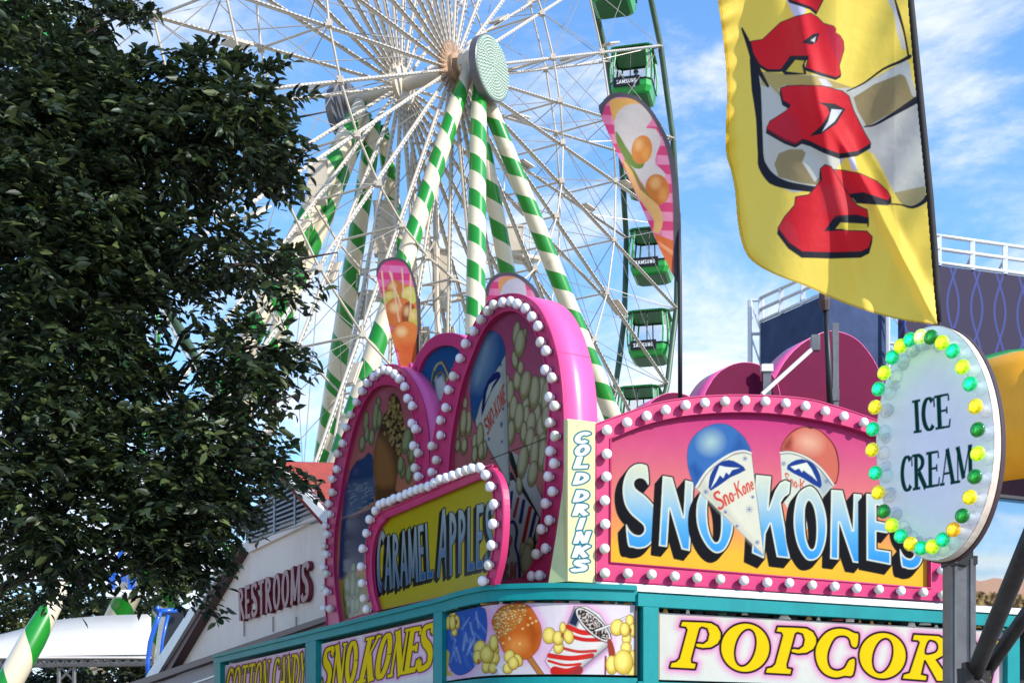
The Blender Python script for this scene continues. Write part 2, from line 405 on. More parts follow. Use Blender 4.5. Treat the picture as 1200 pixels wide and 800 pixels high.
def text_sdf(U, W, txt, quad, a=.17, b=.12, serif=False, slant=0., gap=.1, big=1., sharp=True):
    """quad: bottom-left, bottom-right, top-right, top-left in pixels (a true projective frame for the line)"""
    adv = [glyph(c, a, b, serif)[0] for c in txt]; tot = sum(adv) + gap * (len(txt) - 1) + slant * .0
    src = np.array([(0, 0), (tot, 0), (tot, 1), (0, 1)], float); dst = np.array(quad, float)
    M = []; r = []
    for (x, y), (u, v) in zip(src, dst):
        M.append([x, y, 1, 0, 0, 0, -u * x, -u * y]); r.append(u); M.append([0, 0, 0, x, y, 1, -v * x, -v * y]); r.append(v)
    h = np.linalg.solve(np.array(M), np.array(r))
    def mp_(p):
        p = np.asarray(p, float); d = h[6] * p[:, 0] + h[7] * p[:, 1] + 1
        return np.stack([(h[0] * p[:, 0] + h[1] * p[:, 1] + h[2]) / d, (h[3] * p[:, 0] + h[4] * p[:, 1] + h[5]) / d], -1)
    D = np.full(U.shape, 1e9); x0 = 0
    def ribbon(pts, ws):
        p = np.asarray(pts, float); t = np.gradient(p, axis=0); l = np.hypot(t[:, 0], t[:, 1]) + 1e-9
        nn = np.stack([-t[:, 1] / l, t[:, 0] / l], -1); ws = np.asarray(ws)[:, None] / 2
        return np.concatenate([p + nn * ws, (p - nn * ws)[::-1]])
    for c, w1 in zip(txt, adv):
        _, st, sf = glyph(c, a, b, serif)
        for pts, k in st:
            p = np.asarray(pts, float)
            if k in 'ab': ws = [a if k == 'a' else b] * len(p)
            else:
                t = np.gradient(p, axis=0); l = np.hypot(t[:, 0], t[:, 1]) + 1e-9
                vert = np.abs(t[:, 1]) / l
                if k == 's': vert = np.where(np.abs(p[:, 1] - .5) < .3, .8 + .2 * vert, vert)
                ws = b + (a - b) * vert
            closed = k == 'm' and np.hypot(*(p[0] - p[-1])) < 1e-3
            segs = [(p, ws)]
            if closed:
                h2 = len(p) // 2; segs = [(p[:h2 + 2], ws[:h2 + 2]), (p[h2:], ws[h2:])]
            for pp, wv in segs:
                q_ = ribbon(pp, wv); q_ = q_ + np.array([[x0, 0]]); q_[:, 0] += slant * (q_[:, 1] - .5)
                D = np.minimum(D, sd_poly(U, W, mp_(q_)))
        if serif:
            for x, y, hw in sf:
                yy = y + (.035 if y < .5 else -.035)
                q_ = np.array([(x - hw, yy - .04), (x + hw, yy - .04), (x + hw, yy + .04), (x - hw, yy + .04)], float) + np.array([[x0, 0]])
                q_[:, 0] += slant * (q_[:, 1] - .5); D = np.minimum(D, sd_poly(U, W, mp_(q_)))
        x0 += w1 + gap
    return D
def qbb(quad, m=6):
    q = np.array(quad); return (q[:, 0].min() - m, q[:, 1].min() - m, q[:, 0].max() + m, q[:, 1].max() + m)

# ------------------------------------------------------------------ ground
g = MB(); g.quad((-3000, -3000, 0), (3000, -3000, 0), (3000, 3000, 0), (-3000, 3000, 0))
go = obj('ground', g.mesh(), mat('concrete', S(150, 143, 132), .9, noise=.3, scale=.7, bump=.3)); tag(go, 'grey asphalt fairground surface', 'ground', kind='structure')  # out of view; pale warm colour chosen to bounce light onto upright faces

# ------------------------------------------------------------------ sign building kit
def mk_bulb():
    m = MB(); m.lathe([(.024, -.004), (.024, .007), (.019, .009), (.0215, .02), (.028, .026), (.0345, .036), (.0365, .05), (.033, .063), (.024, .072), (.01, .0765)], 18); return m.mesh('bulb')
BULB_MES = []
for _m in (BULB, BULB, BULB_B):
    _b = mk_bulb(); _b.materials.append(_m); _b.materials.append(SOCK); _b.polygons.foreach_set('use_smooth', [True] * len(_b.polygons))
    _b.polygons.foreach_set('material_index', [1 if i < 36 or len(f.vertices) > 4 and f.center.z < .01 else 0 for i, f in enumerate(_b.polygons)]); BULB_MES.append(_b)
def bulbs(parent, px, surf, n, sc=1.0, prot=.048):
    rl = root_loc(parent); sf = surf.off(prot); q = n.to_track_quat('Z', 'Y')
    for u, v in px:
        p = sf.pt(u, v) - n * prot
        o = bpy.data.objects.new('bulb', random.choice(BULB_MES)); COL.objects.link(o); o.parent = parent; o.location = p - rl
        o.rotation_mode = 'QUATERNION'; o.rotation_quaternion = (n + Vector((random.gauss(0, .05), random.gauss(0, .05), random.gauss(0, .05)))).to_track_quat('Z', 'Y'); o.scale = (sc, sc, sc * random.uniform(.92, 1.06))
def frame_sign(t, surf, n, outer, inner, front, depth, backoff, mf=PINK, lip=None, band=True, name='frame'):
    sf = surf.off(front)
    fo = [sf.pt(*p) for p in outer]; fi = [sf.pt(*p) for p in inner]
    me = prism(fo, [p - n * depth for p in fo], fi, [p - n * depth for p in fi], cap_back=True)
    f = obj(name, me, mf, t)
    return f
def tube_loop(name, pts, r, m, parent, closed=True, n=6):
    b = MB(); p = [Vector(q) for q in pts]
    if closed: p = p + [p[0]]
    b.tube(p, r, n); return obj(name, b.mesh(), m, parent, smooth=True)

def flat_strip(name, surf, us, z0, z1, thick, m, parent, n=1, loc=None):
    """a board following a plan curve between two heights; its front face on surf"""
    pl = []
    for i in range(len(us) - 1):
        for j in range(n): pl.append(us[i] + (us[i + 1] - us[i]) * j / n)
    pl.append(us[-1])
    fr = [surf.uz(u, 0) for u in pl]; sb = surf.off(-thick)
    # back points: offset by normal rather than by column
    bk = []
    for i, p in enumerate(fr):
        a = fr[max(i - 1, 0)]; c = fr[min(i + 1, len(fr) - 1)]; d = (c - a).normalized(); nn = Vector((d.y, -d.x, 0))
        if nn.dot(Vector((p.x, p.y, 0))) > 0: nn = -nn
        bk.append(p - nn * thick)
    b = MB(); k = len(fr)
    vs = [Vector((p.x, p.y, z)) for z in (z0, z1) for p in fr] + [Vector((p.x, p.y, z)) for z in (z0, z1) for p in bk]
    fs = []
    for i in range(k - 1):
        fs += [(i, i + 1, k + i + 1, k + i), (2 * k + i + 1, 2 * k + i, 3 * k + i, 3 * k + i + 1), (k + i, k + i + 1, 3 * k + i + 1, 3 * k + i), (i + 1, i, 2 * k + i, 2 * k + i + 1)]
    fs += [(0, k, 3 * k, 2 * k), (k - 1, 3 * k - 1, 4 * k - 1, 2 * k - 1)]
    b.add(vs, fs); return obj(name, b.mesh(), m, parent, loc=loc)

# ------------------------------------------------------------------ the concession stand body
ZT, ZB, ZP0, ZP1 = 2.835, 2.745, 2.235, 2.722
zr = lambda z: 1.6 + (z - 1.6) * .962
stand = empty('concession_stand', (.5, 10.5, 0), 'teal framed food stand with white canopy edge under the bulb-lined signs', 'food stand')
for i, (sf, us, nn) in enumerate([(LEFT_F, (250, 519), 1), (CORNER, (516, 747), 30), (RIGHT_F, (748, 1290), 1)]):
    zf = zr if i == 2 else (lambda z: z)
    flat_strip('fascia_beam', sf, us, zf(ZB - (.0 if i != 1 else .012)), zf(ZT), .1, TEAL, stand, nn)
    flat_strip('lower_beam', sf, us, zf(2.13), zf(2.215), .1, TEAL, stand, nn)
    flat_strip('counter_shelf', sf, us, 1.06, 1.12, .35, STEEL, stand, nn)
    flat_strip('stand_skirt', sf, us, .02, 1.055, .06, TEAL, stand, nn)
# fascia upper lip and white flashing
flat_strip('flashing_navy_strip', SNO.off(-.02), (702, 1290), 2.786, 2.812, .05, mat('gap_navy', S(20, 24, 40), .6), stand)  # thin navy strip directly below the white flashing
flat_strip('flashing', SNO.off(.012), (699, 1290), 2.812, 2.8595, .03, WHITE, stand)
flat_strip('top_lip', LEFT_F.off(.018), (249, 519), ZT - .028, ZT + .006, .016, TEAL, stand)
flat_strip('top_lip', CORNER.off(.018), (517, 746), ZT - .028, ZT + .006, .016, TEAL, stand, 30)
for sf, u, wd in [(LEFT_F, 251, 7), (LEFT_F, 358, 12), (LEFT_F, 508, 10), (RIGHT_F, 754, 18), (RIGHT_F, 1181, 14)]:
    p = sf.off(.004)
    flat_strip('post', p, (u, u + wd), .02, (zr(ZB) if sf is RIGHT_F else ZB) - .003, .1, TEAL, stand)
# dark inside, roof slab and back wall
front = [LEFT_F.uz(250, 0)] + [LEFT_F.uz(515, 0)] + [CORNER.uz(u, 0) for u in (540, 580, 620, 660, 700, 740)] + [RIGHT_F.uz(u, 0) for u in (770, 1290)]
cen = Vector((2.2, 13.2, 0))
ins = [p + (cen - p).normalized() * .16 for p in front]
back = [Vector((4.9, 14.0, 0)), Vector((.2, 15.8, 0)), Vector((-2.6, 16.4, 0))]
loop = ins + back
def zl(L, z): return [Vector((p.x, p.y, z)) for p in L]
obj('roof_slab', prism(zl(loop, 2.80), zl(loop, 2.76)), mat('roof_sheet', S(190, 188, 182), .6, dirt=S(120, 115, 105), dirtk=.4), stand)
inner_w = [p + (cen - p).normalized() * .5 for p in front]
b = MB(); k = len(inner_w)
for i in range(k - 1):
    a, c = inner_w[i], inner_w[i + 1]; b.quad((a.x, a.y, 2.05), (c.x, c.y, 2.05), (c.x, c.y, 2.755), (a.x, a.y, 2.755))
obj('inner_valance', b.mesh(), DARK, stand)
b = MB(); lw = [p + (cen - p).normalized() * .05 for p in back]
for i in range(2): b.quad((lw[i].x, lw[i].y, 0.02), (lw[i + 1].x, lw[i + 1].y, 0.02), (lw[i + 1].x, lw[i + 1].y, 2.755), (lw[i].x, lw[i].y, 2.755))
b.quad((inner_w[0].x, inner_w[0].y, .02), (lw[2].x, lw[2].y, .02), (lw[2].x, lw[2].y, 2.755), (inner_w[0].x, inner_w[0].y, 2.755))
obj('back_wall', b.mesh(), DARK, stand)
# clutter strip that shows above the lower signs (bottle tops, price cards) as a shelf with goods
STK = [mat('stock_amber', S(206, 150, 80), .5), mat('stock_pale', S(226, 215, 205), .4), mat('stock_green', S(20, 60, 40), .5), mat('stock_red', S(150, 60, 44), .5), DARK, DARK]
for sf, us in ((CORNER, np.linspace(528, 742, 26)), (RIGHT_F, np.linspace(782, 1170, 32))):
    for u in us:
        p = sf.uz(u + random.uniform(-3, 3), 0); p = p + Vector((p.x, p.y, 0)).normalized() * .075; b = MB(); b.box((p.x, p.y, (zr(2.735) if sf is RIGHT_F else 2.735) + random.uniform(-.012, .004)), random.uniform(.02, .1), .02, random.uniform(.012, .035), top=random.uniform(.4, 1))
        obj('stock_item', b.mesh(), random.choice(STK), stand)

# ------------------------------------------------------------------ large SNO KONES sign (right face)
t = empty('snow_cone_sign', SNO.uz(900, 2.85), 'wide pink sign with domed top reading SNO KONES in big blue letters', 'sign')
so_ = smooth_poly([(698, 497), (730, 485), (767.5, 472.5), (802.5, 466.4), (833, 463.6), (877, 462.7), (940, 466.4), (980, 476), (1016, 488), (1060, 504), (1106, 523)], 4, False)
outer = [(697.5, 680)] + [tuple(p) for p in so_] + [(1106, 703.5)]
si_ = smooth_poly([(715.5, 513.5), (745.6, 500.5), (778, 491), (811, 485.4), (855, 482.3), (898.7, 483.2), (940, 488), (989, 498), (1023, 509), (1060, 523), (1091, 536)], 4, False)
inner = [(714.5, 659)] + [tuple(p) for p in si_] + [(1091, 689)]
frame_sign(t, SNO, NR, outer, inner, .0, .16, 0)
tube_loop('inner_trim', [SNO.off(.002).pt(*p) for p in inner], .008, PINK, t)
tube_loop('outer_trim', [SNO.off(.001).pt(*p) for p in outer], .006, PINK, t)
c = Canvas(SNO.off(-.045), 708, 1099, 2.86, 4.35, 520, 330, (230, 120, 120))
c.c[:] = grad([(480, (208, 62, 132)), (520, (218, 92, 132)), (570, (232, 128, 122)), (615, (244, 160, 92)), (640, (250, 190, 60)), (690, (252, 205, 46))])(c.U, c.V - (c.U - 714) * .055)
rr = rng.normal(0, .02, c.n); c.c *= (1 + rr[..., None] * .6)
A_ = (720, 530, 5.3333); B_ = (870, 550, 5.3333); C_ = (950, 550, 5.0); D_ = (790, 490, 5.0); E_ = (900, 490, 7.2727)
SP = [(215, 200), (208, 95), (188, 75), (155, 70), (120, 80), (85, 112), (60, 170), (52, 240), (65, 320), (100, 380), (150, 425), (182, 455), (186, 490), (160, 516), (120, 508), (92, 480), (72, 450), (85, 576), (115, 592), (150, 600), (200, 590), (240, 552), (262, 490), (270, 420), (256, 350), (230, 310), (190, 268), (150, 240), (126, 215), (124, 182), (145, 162), (172, 160), (195, 175)]
NP = [(302, 145), (362, 155), (432, 402), (443, 172), (495, 185), (472, 615), (420, 603), (345, 350), (330, 590), (278, 582)]
OP = smooth_poly([(600, 190), (550, 235), (520, 300), (512, 370), (518, 450), (545, 530), (590, 598), (640, 628), (690, 605), (725, 540), (742, 460), (735, 330), (700, 230), (650, 185)], 5)
OH = smooth_poly([(600, 240), (582, 310), (580, 400), (590, 480), (615, 545), (640, 560), (658, 535), (667, 470), (665, 380), (650, 300), (625, 245)], 5)
KP = [(85, 32), (180, 42), (163, 245), (205, 130), (235, 82), (268, 66), (300, 80), (292, 150), (262, 170), (240, 205), (298, 555), (215, 545), (175, 338), (145, 400), (135, 555), (60, 520)]
O2 = smooth_poly([(410, 105), (350, 150), (325, 250), (322, 360), (345, 470), (390, 550), (430, 568), (480, 545), (515, 470), (528, 370), (520, 270), (490, 180), (450, 118)], 5)
O2H = smooth_poly([(410, 195), (392, 240), (390, 330), (397, 420), (415, 480), (435, 498), (452, 480), (462, 420), (462, 330), (450, 250), (430, 205)], 5)
N2 = [(555, 125), (625, 130), (690, 378), (695, 150), (745, 155), (738, 585), (690, 578), (605, 330), (602, 562), (548, 555)]
EP = [(326, 140), (450, 152), (445, 215), (385, 208), (385, 300), (455, 315), (450, 372), (385, 362), (385, 465), (470, 478), (470, 558), (328, 530)]
s_arr = np.array(SP, float); s2 = np.stack([508 + (s_arr[:, 0] - 52) / 218 * 157, 180 + (s_arr[:, 1] - 70) / 530 * 398 + (s_arr[:, 0] - 52) * .05], -1)
SP = smooth_poly(SP, 4); s2 = smooth_poly(s2, 4)
letters = [(tf(SP, *A_), None), (tf(NP, *A_), None), (tf(OP, *A_), tf(OH, *A_)), (tf(KP, *B_), None), (tf(O2, *B_), tf(O2H, *B_)), (tf(N2, *B_), None), (tf(EP, *C_), None), (tf(s2, *C_), None)]
def letter_sd(U, W, L):
    d = sd_poly(U, W, L[0])
    if L[1] is not None: d = np.maximum(d, -sd_poly(U, W, L[1]))
    return d
FACE = grad([(545, (222, 226, 196)), (578, (180, 208, 214)), (610, (96, 178, 228)), (650, (16, 146, 226)), (690, (10, 140, 224))])
def draw_letter(L):
    a = np.array(L[0]); W = c.win((a[:, 0].min() - 14, a[:, 1].min() - 6, a[:, 0].max() + 6, a[:, 1].max() + 16))
    U, Q = c.U[W], c.V[W]
    sh = np.full(U.shape, 1e9)
    for k in np.linspace(0, 1, 9): sh = np.minimum(sh, letter_sd(U + 8.2 * k, Q - 10 * k, L))
    c.put(sh - 1.6, (16, 18, 24), w_=W)
    d = letter_sd(U, Q, L); c.put(d - 1.2, (16, 18, 24), w_=W); c.put(d, (226, 232, 214), w_=W)
    sl_ = (U - 714) * .055
    c.put(d + 1.7, lambda u, v: FACE(u, v - sl_), w_=W)
def cone_two():
    c.poly(tf([(105, 290), (200, 285), (330, 330), (450, 420), (560, 565), (300, 1000), (130, 700)], *E_), (218, 222, 204), grow=.0)
    c.poly(tf([(450, 420), (560, 565), (470, 665), (430, 600)], *E_), (176, 186, 186), soft=3)
    c.poly(tf([(112, 280), (130, 205), (180, 135), (250, 85), (330, 70), (430, 95), (520, 170), (580, 260), (605, 380), (600, 480), (563, 562), (450, 415), (330, 325), (200, 280)], *E_), (110, 34, 30), sm=3, grow=.3)
    c.poly(tf([(116, 276), (135, 205), (185, 140), (255, 92), (330, 78), (430, 103), (515, 176), (570, 262), (596, 380), (592, 480), (560, 550), (450, 408), (330, 318), (200, 274)], *E_), (212, 110, 92), sm=3)
    c.poly(tf([(120, 270), (140, 205), (195, 150), (215, 200), (190, 270)], *E_), (140, 56, 46), soft=3.5, al=.85)
    c.ell(*tf([(350, 205)], *E_)[0], 13, 10, (240, 186, 156), 20, al=.85, soft=9)
    c.line(tf([(105, 292), (200, 287), (330, 332), (450, 422), (558, 563)], *E_), .9, (226, 228, 214), sm=4)
    c.line(tf([(106, 305), (200, 300), (325, 345), (440, 432), (548, 572)], *E_), .45, (80, 80, 78), sm=4)
    c.poly(tf([(160, 432), (200, 372), (290, 345), (380, 380), (430, 450), (452, 520), (445, 595), (300, 510)], *E_), (24, 60, 140), sm=2)
    c.poly(tf([(190, 410), (250, 395), (330, 375), (370, 430), (420, 535), (350, 470), (365, 490), (335, 465), (300, 440), (290, 460), (265, 425), (230, 440)], *E_), (232, 234, 218))
    q = tf([(150, 555), (345, 640), (350, 545), (140, 455)], *E_); W = c.win(qbb(q)); c.put(text_sdf(c.U[W], c.V[W], 'Sno-Ko', [q[0], q[1], q[2], q[3]], .15, .12, gap=.02), (214, 70, 48), w_=W)
    for x, y in ((132, 385), (500, 535)): c.ell(*tf([(x, y)], *E_)[0], 2.4, 2.4, (110, 124, 160), al=.8, soft=1.6)
def cone_one():
    c.poly(tf([(128, 405), (200, 300), (320, 215), (400, 190), (452, 205), (525, 800)], *D_), (60, 56, 50), grow=.5)
    c.poly(tf([(128, 405), (200, 300), (320, 215), (400, 190), (452, 205), (525, 800)], *D_), (228, 226, 204))
    c.poly(tf([(128, 405), (165, 350), (400, 640), (525, 800)], *D_), (196, 196, 180), soft=4, al=.7)
    ball = [(128, 400), (98, 340), (78, 250), (84, 165), (120, 100), (180, 55), (250, 32), (320, 40), (380, 82), (422, 130), (448, 196), (400, 188), (320, 210), (200, 295), (150, 360)]
    c.poly(tf(ball, *D_), (20, 40, 90), sm=3, grow=.4); c.poly(tf(ball, *D_), (58, 112, 180), sm=3)
    c.ell(*tf([(215, 140)], *D_)[0], 11, 10, (176, 208, 204), -30, al=.9, soft=9)
    c.poly(tf([(128, 395), (90, 280), (120, 260), (170, 320)], *D_), (30, 78, 150), soft=4, al=.8)
    c.poly(tf([(330, 200), (380, 100), (440, 190)], *D_), (34, 76, 146), soft=5, al=.7)
    c.line(tf([(130, 400), (200, 298), (320, 213), (400, 190), (450, 203)], *D_), 1.0, (232, 230, 214), sm=4)
    c.line(tf([(140, 408), (208, 308), (325, 224), (400, 200), (448, 212)], *D_), .4, (90, 88, 84), sm=4)
    c.poly(tf([(214, 424), (204, 370), (222, 310), (262, 262), (320, 243), (372, 260), (420, 302), (330, 345)], *D_), (26, 62, 140), sm=2)
    c.poly(tf([(216, 408), (240, 345), (266, 276), (304, 284), (384, 290), (340, 302), (322, 330), (304, 315), (288, 350), (268, 332), (245, 372)], *D_), (232, 234, 218))
    q = tf([(262, 540), (472, 412), (452, 328), (222, 438)], *D_); W = c.win(qbb(q)); c.put(text_sdf(c.U[W], c.V[W], 'Sno-Kone', q, .16, .12, gap=.03), (214, 62, 42), w_=W)
    for x, y, r in ((440, 532, 4.4), (185, 430, 3), (415, 235, 3), (300, 548, 1.8), (368, 630, 1.6), (460, 460, 1.8), (487, 725, 3)):
        X, Y_ = tf([(x, y)], *D_)[0]
        for k in range(4):
            a = k * math.pi / 4; c.line([(X - r * math.cos(a), Y_ - r * math.sin(a)), (X + r * math.cos(a), Y_ + r * math.sin(a))], .35, (70, 96, 160), al=.85)
cone_two()
for i, L in enumerate(letters):
    if i == 3: continue
    draw_letter(L)
draw_letter(letters[3]); draw_letter(letters[4]); cone_one()
c.build('painted_panel', t, lambda U, W: sd_poly(U, W, np.array([(711.5, 663)] + [(x, y - 3.5) for x, y in si_[::2]] + [(1095, 532), (1095, 693)])))
bl = [(711, 504)] + tf([(250, 203), (355, 167), (458, 138), (563, 113), (670, 100), (778, 92), (886, 87), (994, 93), (1102, 102)], 680, 450, 4.573)
bl += tf([(496, 642), (427, 625), (563, 660), (630, 682)], 800, 265, 2.963) + [(1036, 505), (1060, 514), (1083, 523), (1100, 534)]
bl += [(711, 531), (710, 558), (709, 586), (709, 614), (708.5, 642.5), (708.5, 671)]
bl += tf([(223, 287), (334, 293), (445, 300), (551, 305), (660, 312), (768, 320), (877, 327), (983, 332)], 680, 600, 4) + tf([(48, 338), (153, 346), (258, 354), (361, 361), (465, 367), (569, 375), (660, 385)], 940, 600, 4)
bl += [(1104, 668), (1103, 642), (1102, 615), (1102, 588), (1101, 561)]
bulbs(t, bl, SNO, NR, .97)

# ------------------------------------------------------------------ painted landscape board right of it
t = empty('landscape_board', SNO.uz(1200, 2.85), 'painted board of hills, trees and pale sky right of the snow cone sign', 'mural')
c = Canvas(SNO.off(-.03), 1108, 1290, 2.87, 3.72, 170, 220, (150, 190, 220))
c.c[:] = grad([(590, (128, 180, 222)), (640, (160, 200, 226)), (655, (206, 216, 214)), (672, (176, 200, 214)), (682, (214, 218, 210)), (720, (214, 214, 206))])(c.U, c.V)
for k in range(26):
    u = 1105 + rng.random() * 190; v = 600 + rng.random() * 78
    c.line([(u, v), (u + 18 + 20 * rng.random(), v + rng.normal() * 3), (u + 50, v + 4)], 2.2, (214, 222, 226), al=.35, soft=5)
c.poly([(1100, 672)] + [(1100 + i * 8, 676 + 2.5 * math.sin(i * 1.3) + i * .35) for i in range(26)] + [(1300, 720), (1100, 720)], (198, 158, 136))
c.poly([(1100, 684)] + [(1100 + i * 3, 688 + 2.2 * math.sin(i * 2.1) + .3 * i + rng.random() * 3) for i in range(66)] + [(1300, 740), (1100, 740)], (78, 64, 44))
for k in range(700):
    u = 1105 + rng.random() * 185; v = 690 + rng.random() * 26 + (u - 1105) * .08
    c.ell(u, v, 1 + rng.random() * 1.3, 1 + rng.random() * 2, [(38, 32, 22), (140, 112, 70), (180, 150, 100), (60, 52, 34)][rng.integers(4)], al=.8)
c.build('painted_panel', t)
flat_strip('top_trim', SNO, (1108, 1290), 3.72, 3.745, .06, mat('dark_trim', S(40, 34, 36), .5), t)
flat_strip('backing', SNO.off(-.034), (1108, 1290), 2.868, 3.72, .03, WHITE, t)

# ------------------------------------------------------------------ COLD DRINKS panel and its green return
COLD = Surf([np.array((.576, 9.1)) - Rd * .45, np.array((.576, 9.1)) + Rd * .2])
t = empty('cold_drinks_sign', COLD.uz(682, 2.85), 'narrow pale yellow upright panel reading COLD DRINKS in white and teal', 'sign')
c = Canvas(COLD.off(.004), 665.5, 698.5, 2.852, 3.93, 90, 460, (232, 232, 168))
rr = rng.normal(0, .015, c.n); c.c *= 1 + rr[..., None]
for ch, X, Yc in (('C', 682.5, 513), ('O', 682.5, 527.5), ('L', 682.5, 542), ('D', 682, 560.5), ('D', 682, 581), ('R', 681.5, 597), ('I', 681, 613.5), ('N', 681.5, 629.5), ('K', 681, 646), ('S', 680, 662.5)):
    hw, hh = (8.2 if ch != 'I' else 3.4), 6.4; sl_ = 2.2
    q = [(X - hw - sl_, Yc + hh), (X + hw - sl_, Yc + hh - .6), (X + hw + sl_, Yc - hh - .6), (X - hw + sl_, Yc - hh)]
    W = c.win(qbb(q, 8)); d = text_sdf(c.U[W], c.V[W], ch, q, .2, .2)
    c.put(d - 2.5, (10, 112, 128), w_=W)
for ch, X, Yc in (('C', 682.5, 513), ('O', 682.5, 527.5), ('L', 682.5, 542), ('D', 682, 560.5), ('D', 682, 581), ('R', 681.5, 597), ('I', 681, 613.5), ('N', 681.5, 629.5), ('K', 681, 646), ('S', 680, 662.5)):
    hw, hh = (8.2 if ch != 'I' else 3.4), 6.4; sl_ = 2.2
    q = [(X - hw - sl_, Yc + hh), (X + hw - sl_, Yc + hh - .6), (X + hw + sl_, Yc - hh - .6), (X - hw + sl_, Yc - hh)]
    W = c.win(qbb(q, 8)); d = text_sdf(c.U[W], c.V[W], ch, q, .2, .2)
    c.put(d - .6, (232, 228, 244), w_=W)
c.build('lettered_panel', t, k=.8)
flat_strip('backing', COLD, (664.6, 699), 2.85, 3.935, .05, mat('pale_yellow_paint', S(205, 207, 148), .45, noise=.06), t)
ret = [COLD.uz(665, 3.93), COLD.uz(665, 2.85), P(642.5, 683, 9.07), P(652, 625, 9.09), P(659, 575, 9.1), P(662, 530, 9.1), P(661.5, 498, 9.1)]
rb = [p + Vector((.02, .05, 0)) for p in ret]
obj('green_return', prism(ret, rb), mat('pale_green_paint', S(196, 210, 150), .45, noise=.2, scale=3), t)

# ------------------------------------------------------------------ the triple-arched sign on the left face
t = empty('arched_sign', BIG.uz(520, 2.85), 'tall pink triple-arched sign with painted popcorn and white bulbs round its edge', 'sign')
Bo = smooth_poly([(503, 700), (503, 600), (504, 550), (508, 515), (514, 485), (523, 452), (534, 424), (546, 399), (558, 376), (572, 355), (586, 347), (601, 344.5), (615, 347.5), (630, 359), (641, 378), (649, 400), (655, 425), (659, 455), (661, 490), (662.5, 520), (662.5, 550), (658, 584), (650, 635), (641, 690)], 4, False)
Bi = smooth_poly([(524, 700), (524, 600), (526, 540), (531, 499), (541, 451), (555, 412), (567, 386), (579, 371), (592, 364), (605, 364), (615, 371), (625, 384), (635, 411), (642, 441), (644.5, 470), (643, 510), (640.5, 535), (638, 573), (634, 615), (627, 655), (612.6, 676)], 4, False)
Bi = [tuple(p) for p in Bi] + [(580, 682)]; Bo = [tuple(p) for p in Bo]
f = frame_sign(t, BIG, NL, Bo, Bi, 0, .1, 0)
f.name = 'arch_frame'
# deep side band behind the frame
def band(pts_px, surf, n, d0, d1, m, name='side_band'):
    b = MB(); fp = [surf.pt(*p) for p in pts_px]; k = len(fp)
    vs = [p - n * d0 for p in fp] + [p - n * d1 for p in fp]
    for p, dd in ((fp, d0), (fp, d1)): pass
    b.add(vs, [(i, i + 1, k + i + 1, k + i) for i in range(k - 1)])
    me = b.mesh(); o = obj(name, me, m, t, smooth=True)
    md = o.modifiers.new('thickness', 'SOLIDIFY'); md.thickness = .006; md.offset = 0
    return o
band(Bo[4:], BIG.off(.002), NL, 0, .27, BANDP)
for k_ in (44, 62, 78):
    q0 = BIG.off(.002).pt(*Bo[k_]); b = MB(); b.tube([q0, q0 - NL * .27], .0045, 5); obj('sheet_seam', b.mesh(), mat('seam_pink', S(170, 50, 100), .6), t)
tube_loop('inner_trim', [BIG.off(.004).pt(*p) for p in Bi[:-1]], .010, PINK, t, closed=False)
tube_loop('outer_trim', [BIG.off(.001).pt(*p) for p in Bo], .007, PINK, t, closed=False)
Ao = smooth_poly([(383, 733), (381, 690), (382, 645), (384, 610), (388, 572), (392, 545), (398, 521), (408, 496), (419, 469), (430, 444), (444, 431.5), (456, 427.5), (468, 429.5), (480, 440), (488, 452), (495, 469), (499.5, 488), (502, 510), (502.5, 545), (501, 600), (500, 700)], 4, False)
Ai = smooth_poly([(399, 733), (394, 700), (391, 665), (392, 625), (397, 590), (403, 553), (409, 524), (416, 497), (426, 472.5), (436, 457), (446, 451), (457, 450), (467, 453), (475, 462), (482, 479), (486, 500), (488, 540), (487, 600), (487, 700)], 4, False)
Ao = [tuple(p) for p in Ao]; Ai = [tuple(p) for p in Ai]
frame_sign(t, BIG, NL, Ao, Ai + [(470, 726)], 0, .1, 0, name='arch_frame')
band(Ao[4:], BIG.off(.002), NL, 0, .22, BANDP)
tube_loop('inner_trim', [BIG.off(.004).pt(*p) for p in Ai], .009, PINK, t, closed=False)
tube_loop('outer_trim', [BIG.off(.004).pt(*p) for p in Ao], .009, PINK, t, closed=False)
MIDS = BIG.off(-.13)
Mo = [tuple(p) for p in smooth_poly([(478, 720), (478, 450), (483, 431), (491, 413), (501, 400), (512, 392.5), (524, 390), (536, 391.5), (547, 398), (556, 410), (562, 440), (562, 720)], 4, False)]
Mi = [tuple(p) for p in smooth_poly([(486, 716), (486, 452), (490, 436), (497, 420), (506, 410), (517, 405), (528, 405), (538, 410), (546, 420), (551, 445), (551, 716)], 4, False)]
frame_sign(t, MIDS, NL, Mo, Mi, 0, .08, 0, name='arch_frame')
band(Mo[4:-4], MIDS.off(.002), NL, 0, .16, BANDP)
# painted panels
c = Canvas(MIDS.off(-.03), 483, 556, 2.84, 5.4, 120, 520, (46, 100, 160))
c.c[:] = grad([(400, (34, 82, 140)), (470, (40, 104, 160)), (520, (96, 140, 176)), (560, (150, 170, 190)), (700, (160, 170, 190))])(c.U, c.V)
for k in range(26):
    a = rng.random() * 6.28; r = rng.random()
    c.line([(516 + math.cos(a + q * .6) * (4 + 8 * r), 458 + math.sin(a + q * .6) * (12 + 26 * r)) for q in range(5)], .8, [(196, 178, 110), (150, 120, 60), (50, 100, 90), (206, 200, 150), (90, 60, 40)][k % 5], sm=2)
c.poly([(510, 445), (518, 440), (523, 452), (521, 468), (512, 470)], (206, 214, 214), soft=1.5)
c.poly([(503, 480), (517, 478), (514, 496), (505, 494)], (20, 96, 84), soft=1.5)
c.build('painted_panel', t, lambda U, W: sd_poly(U, W, np.array(Mi)) - 4)
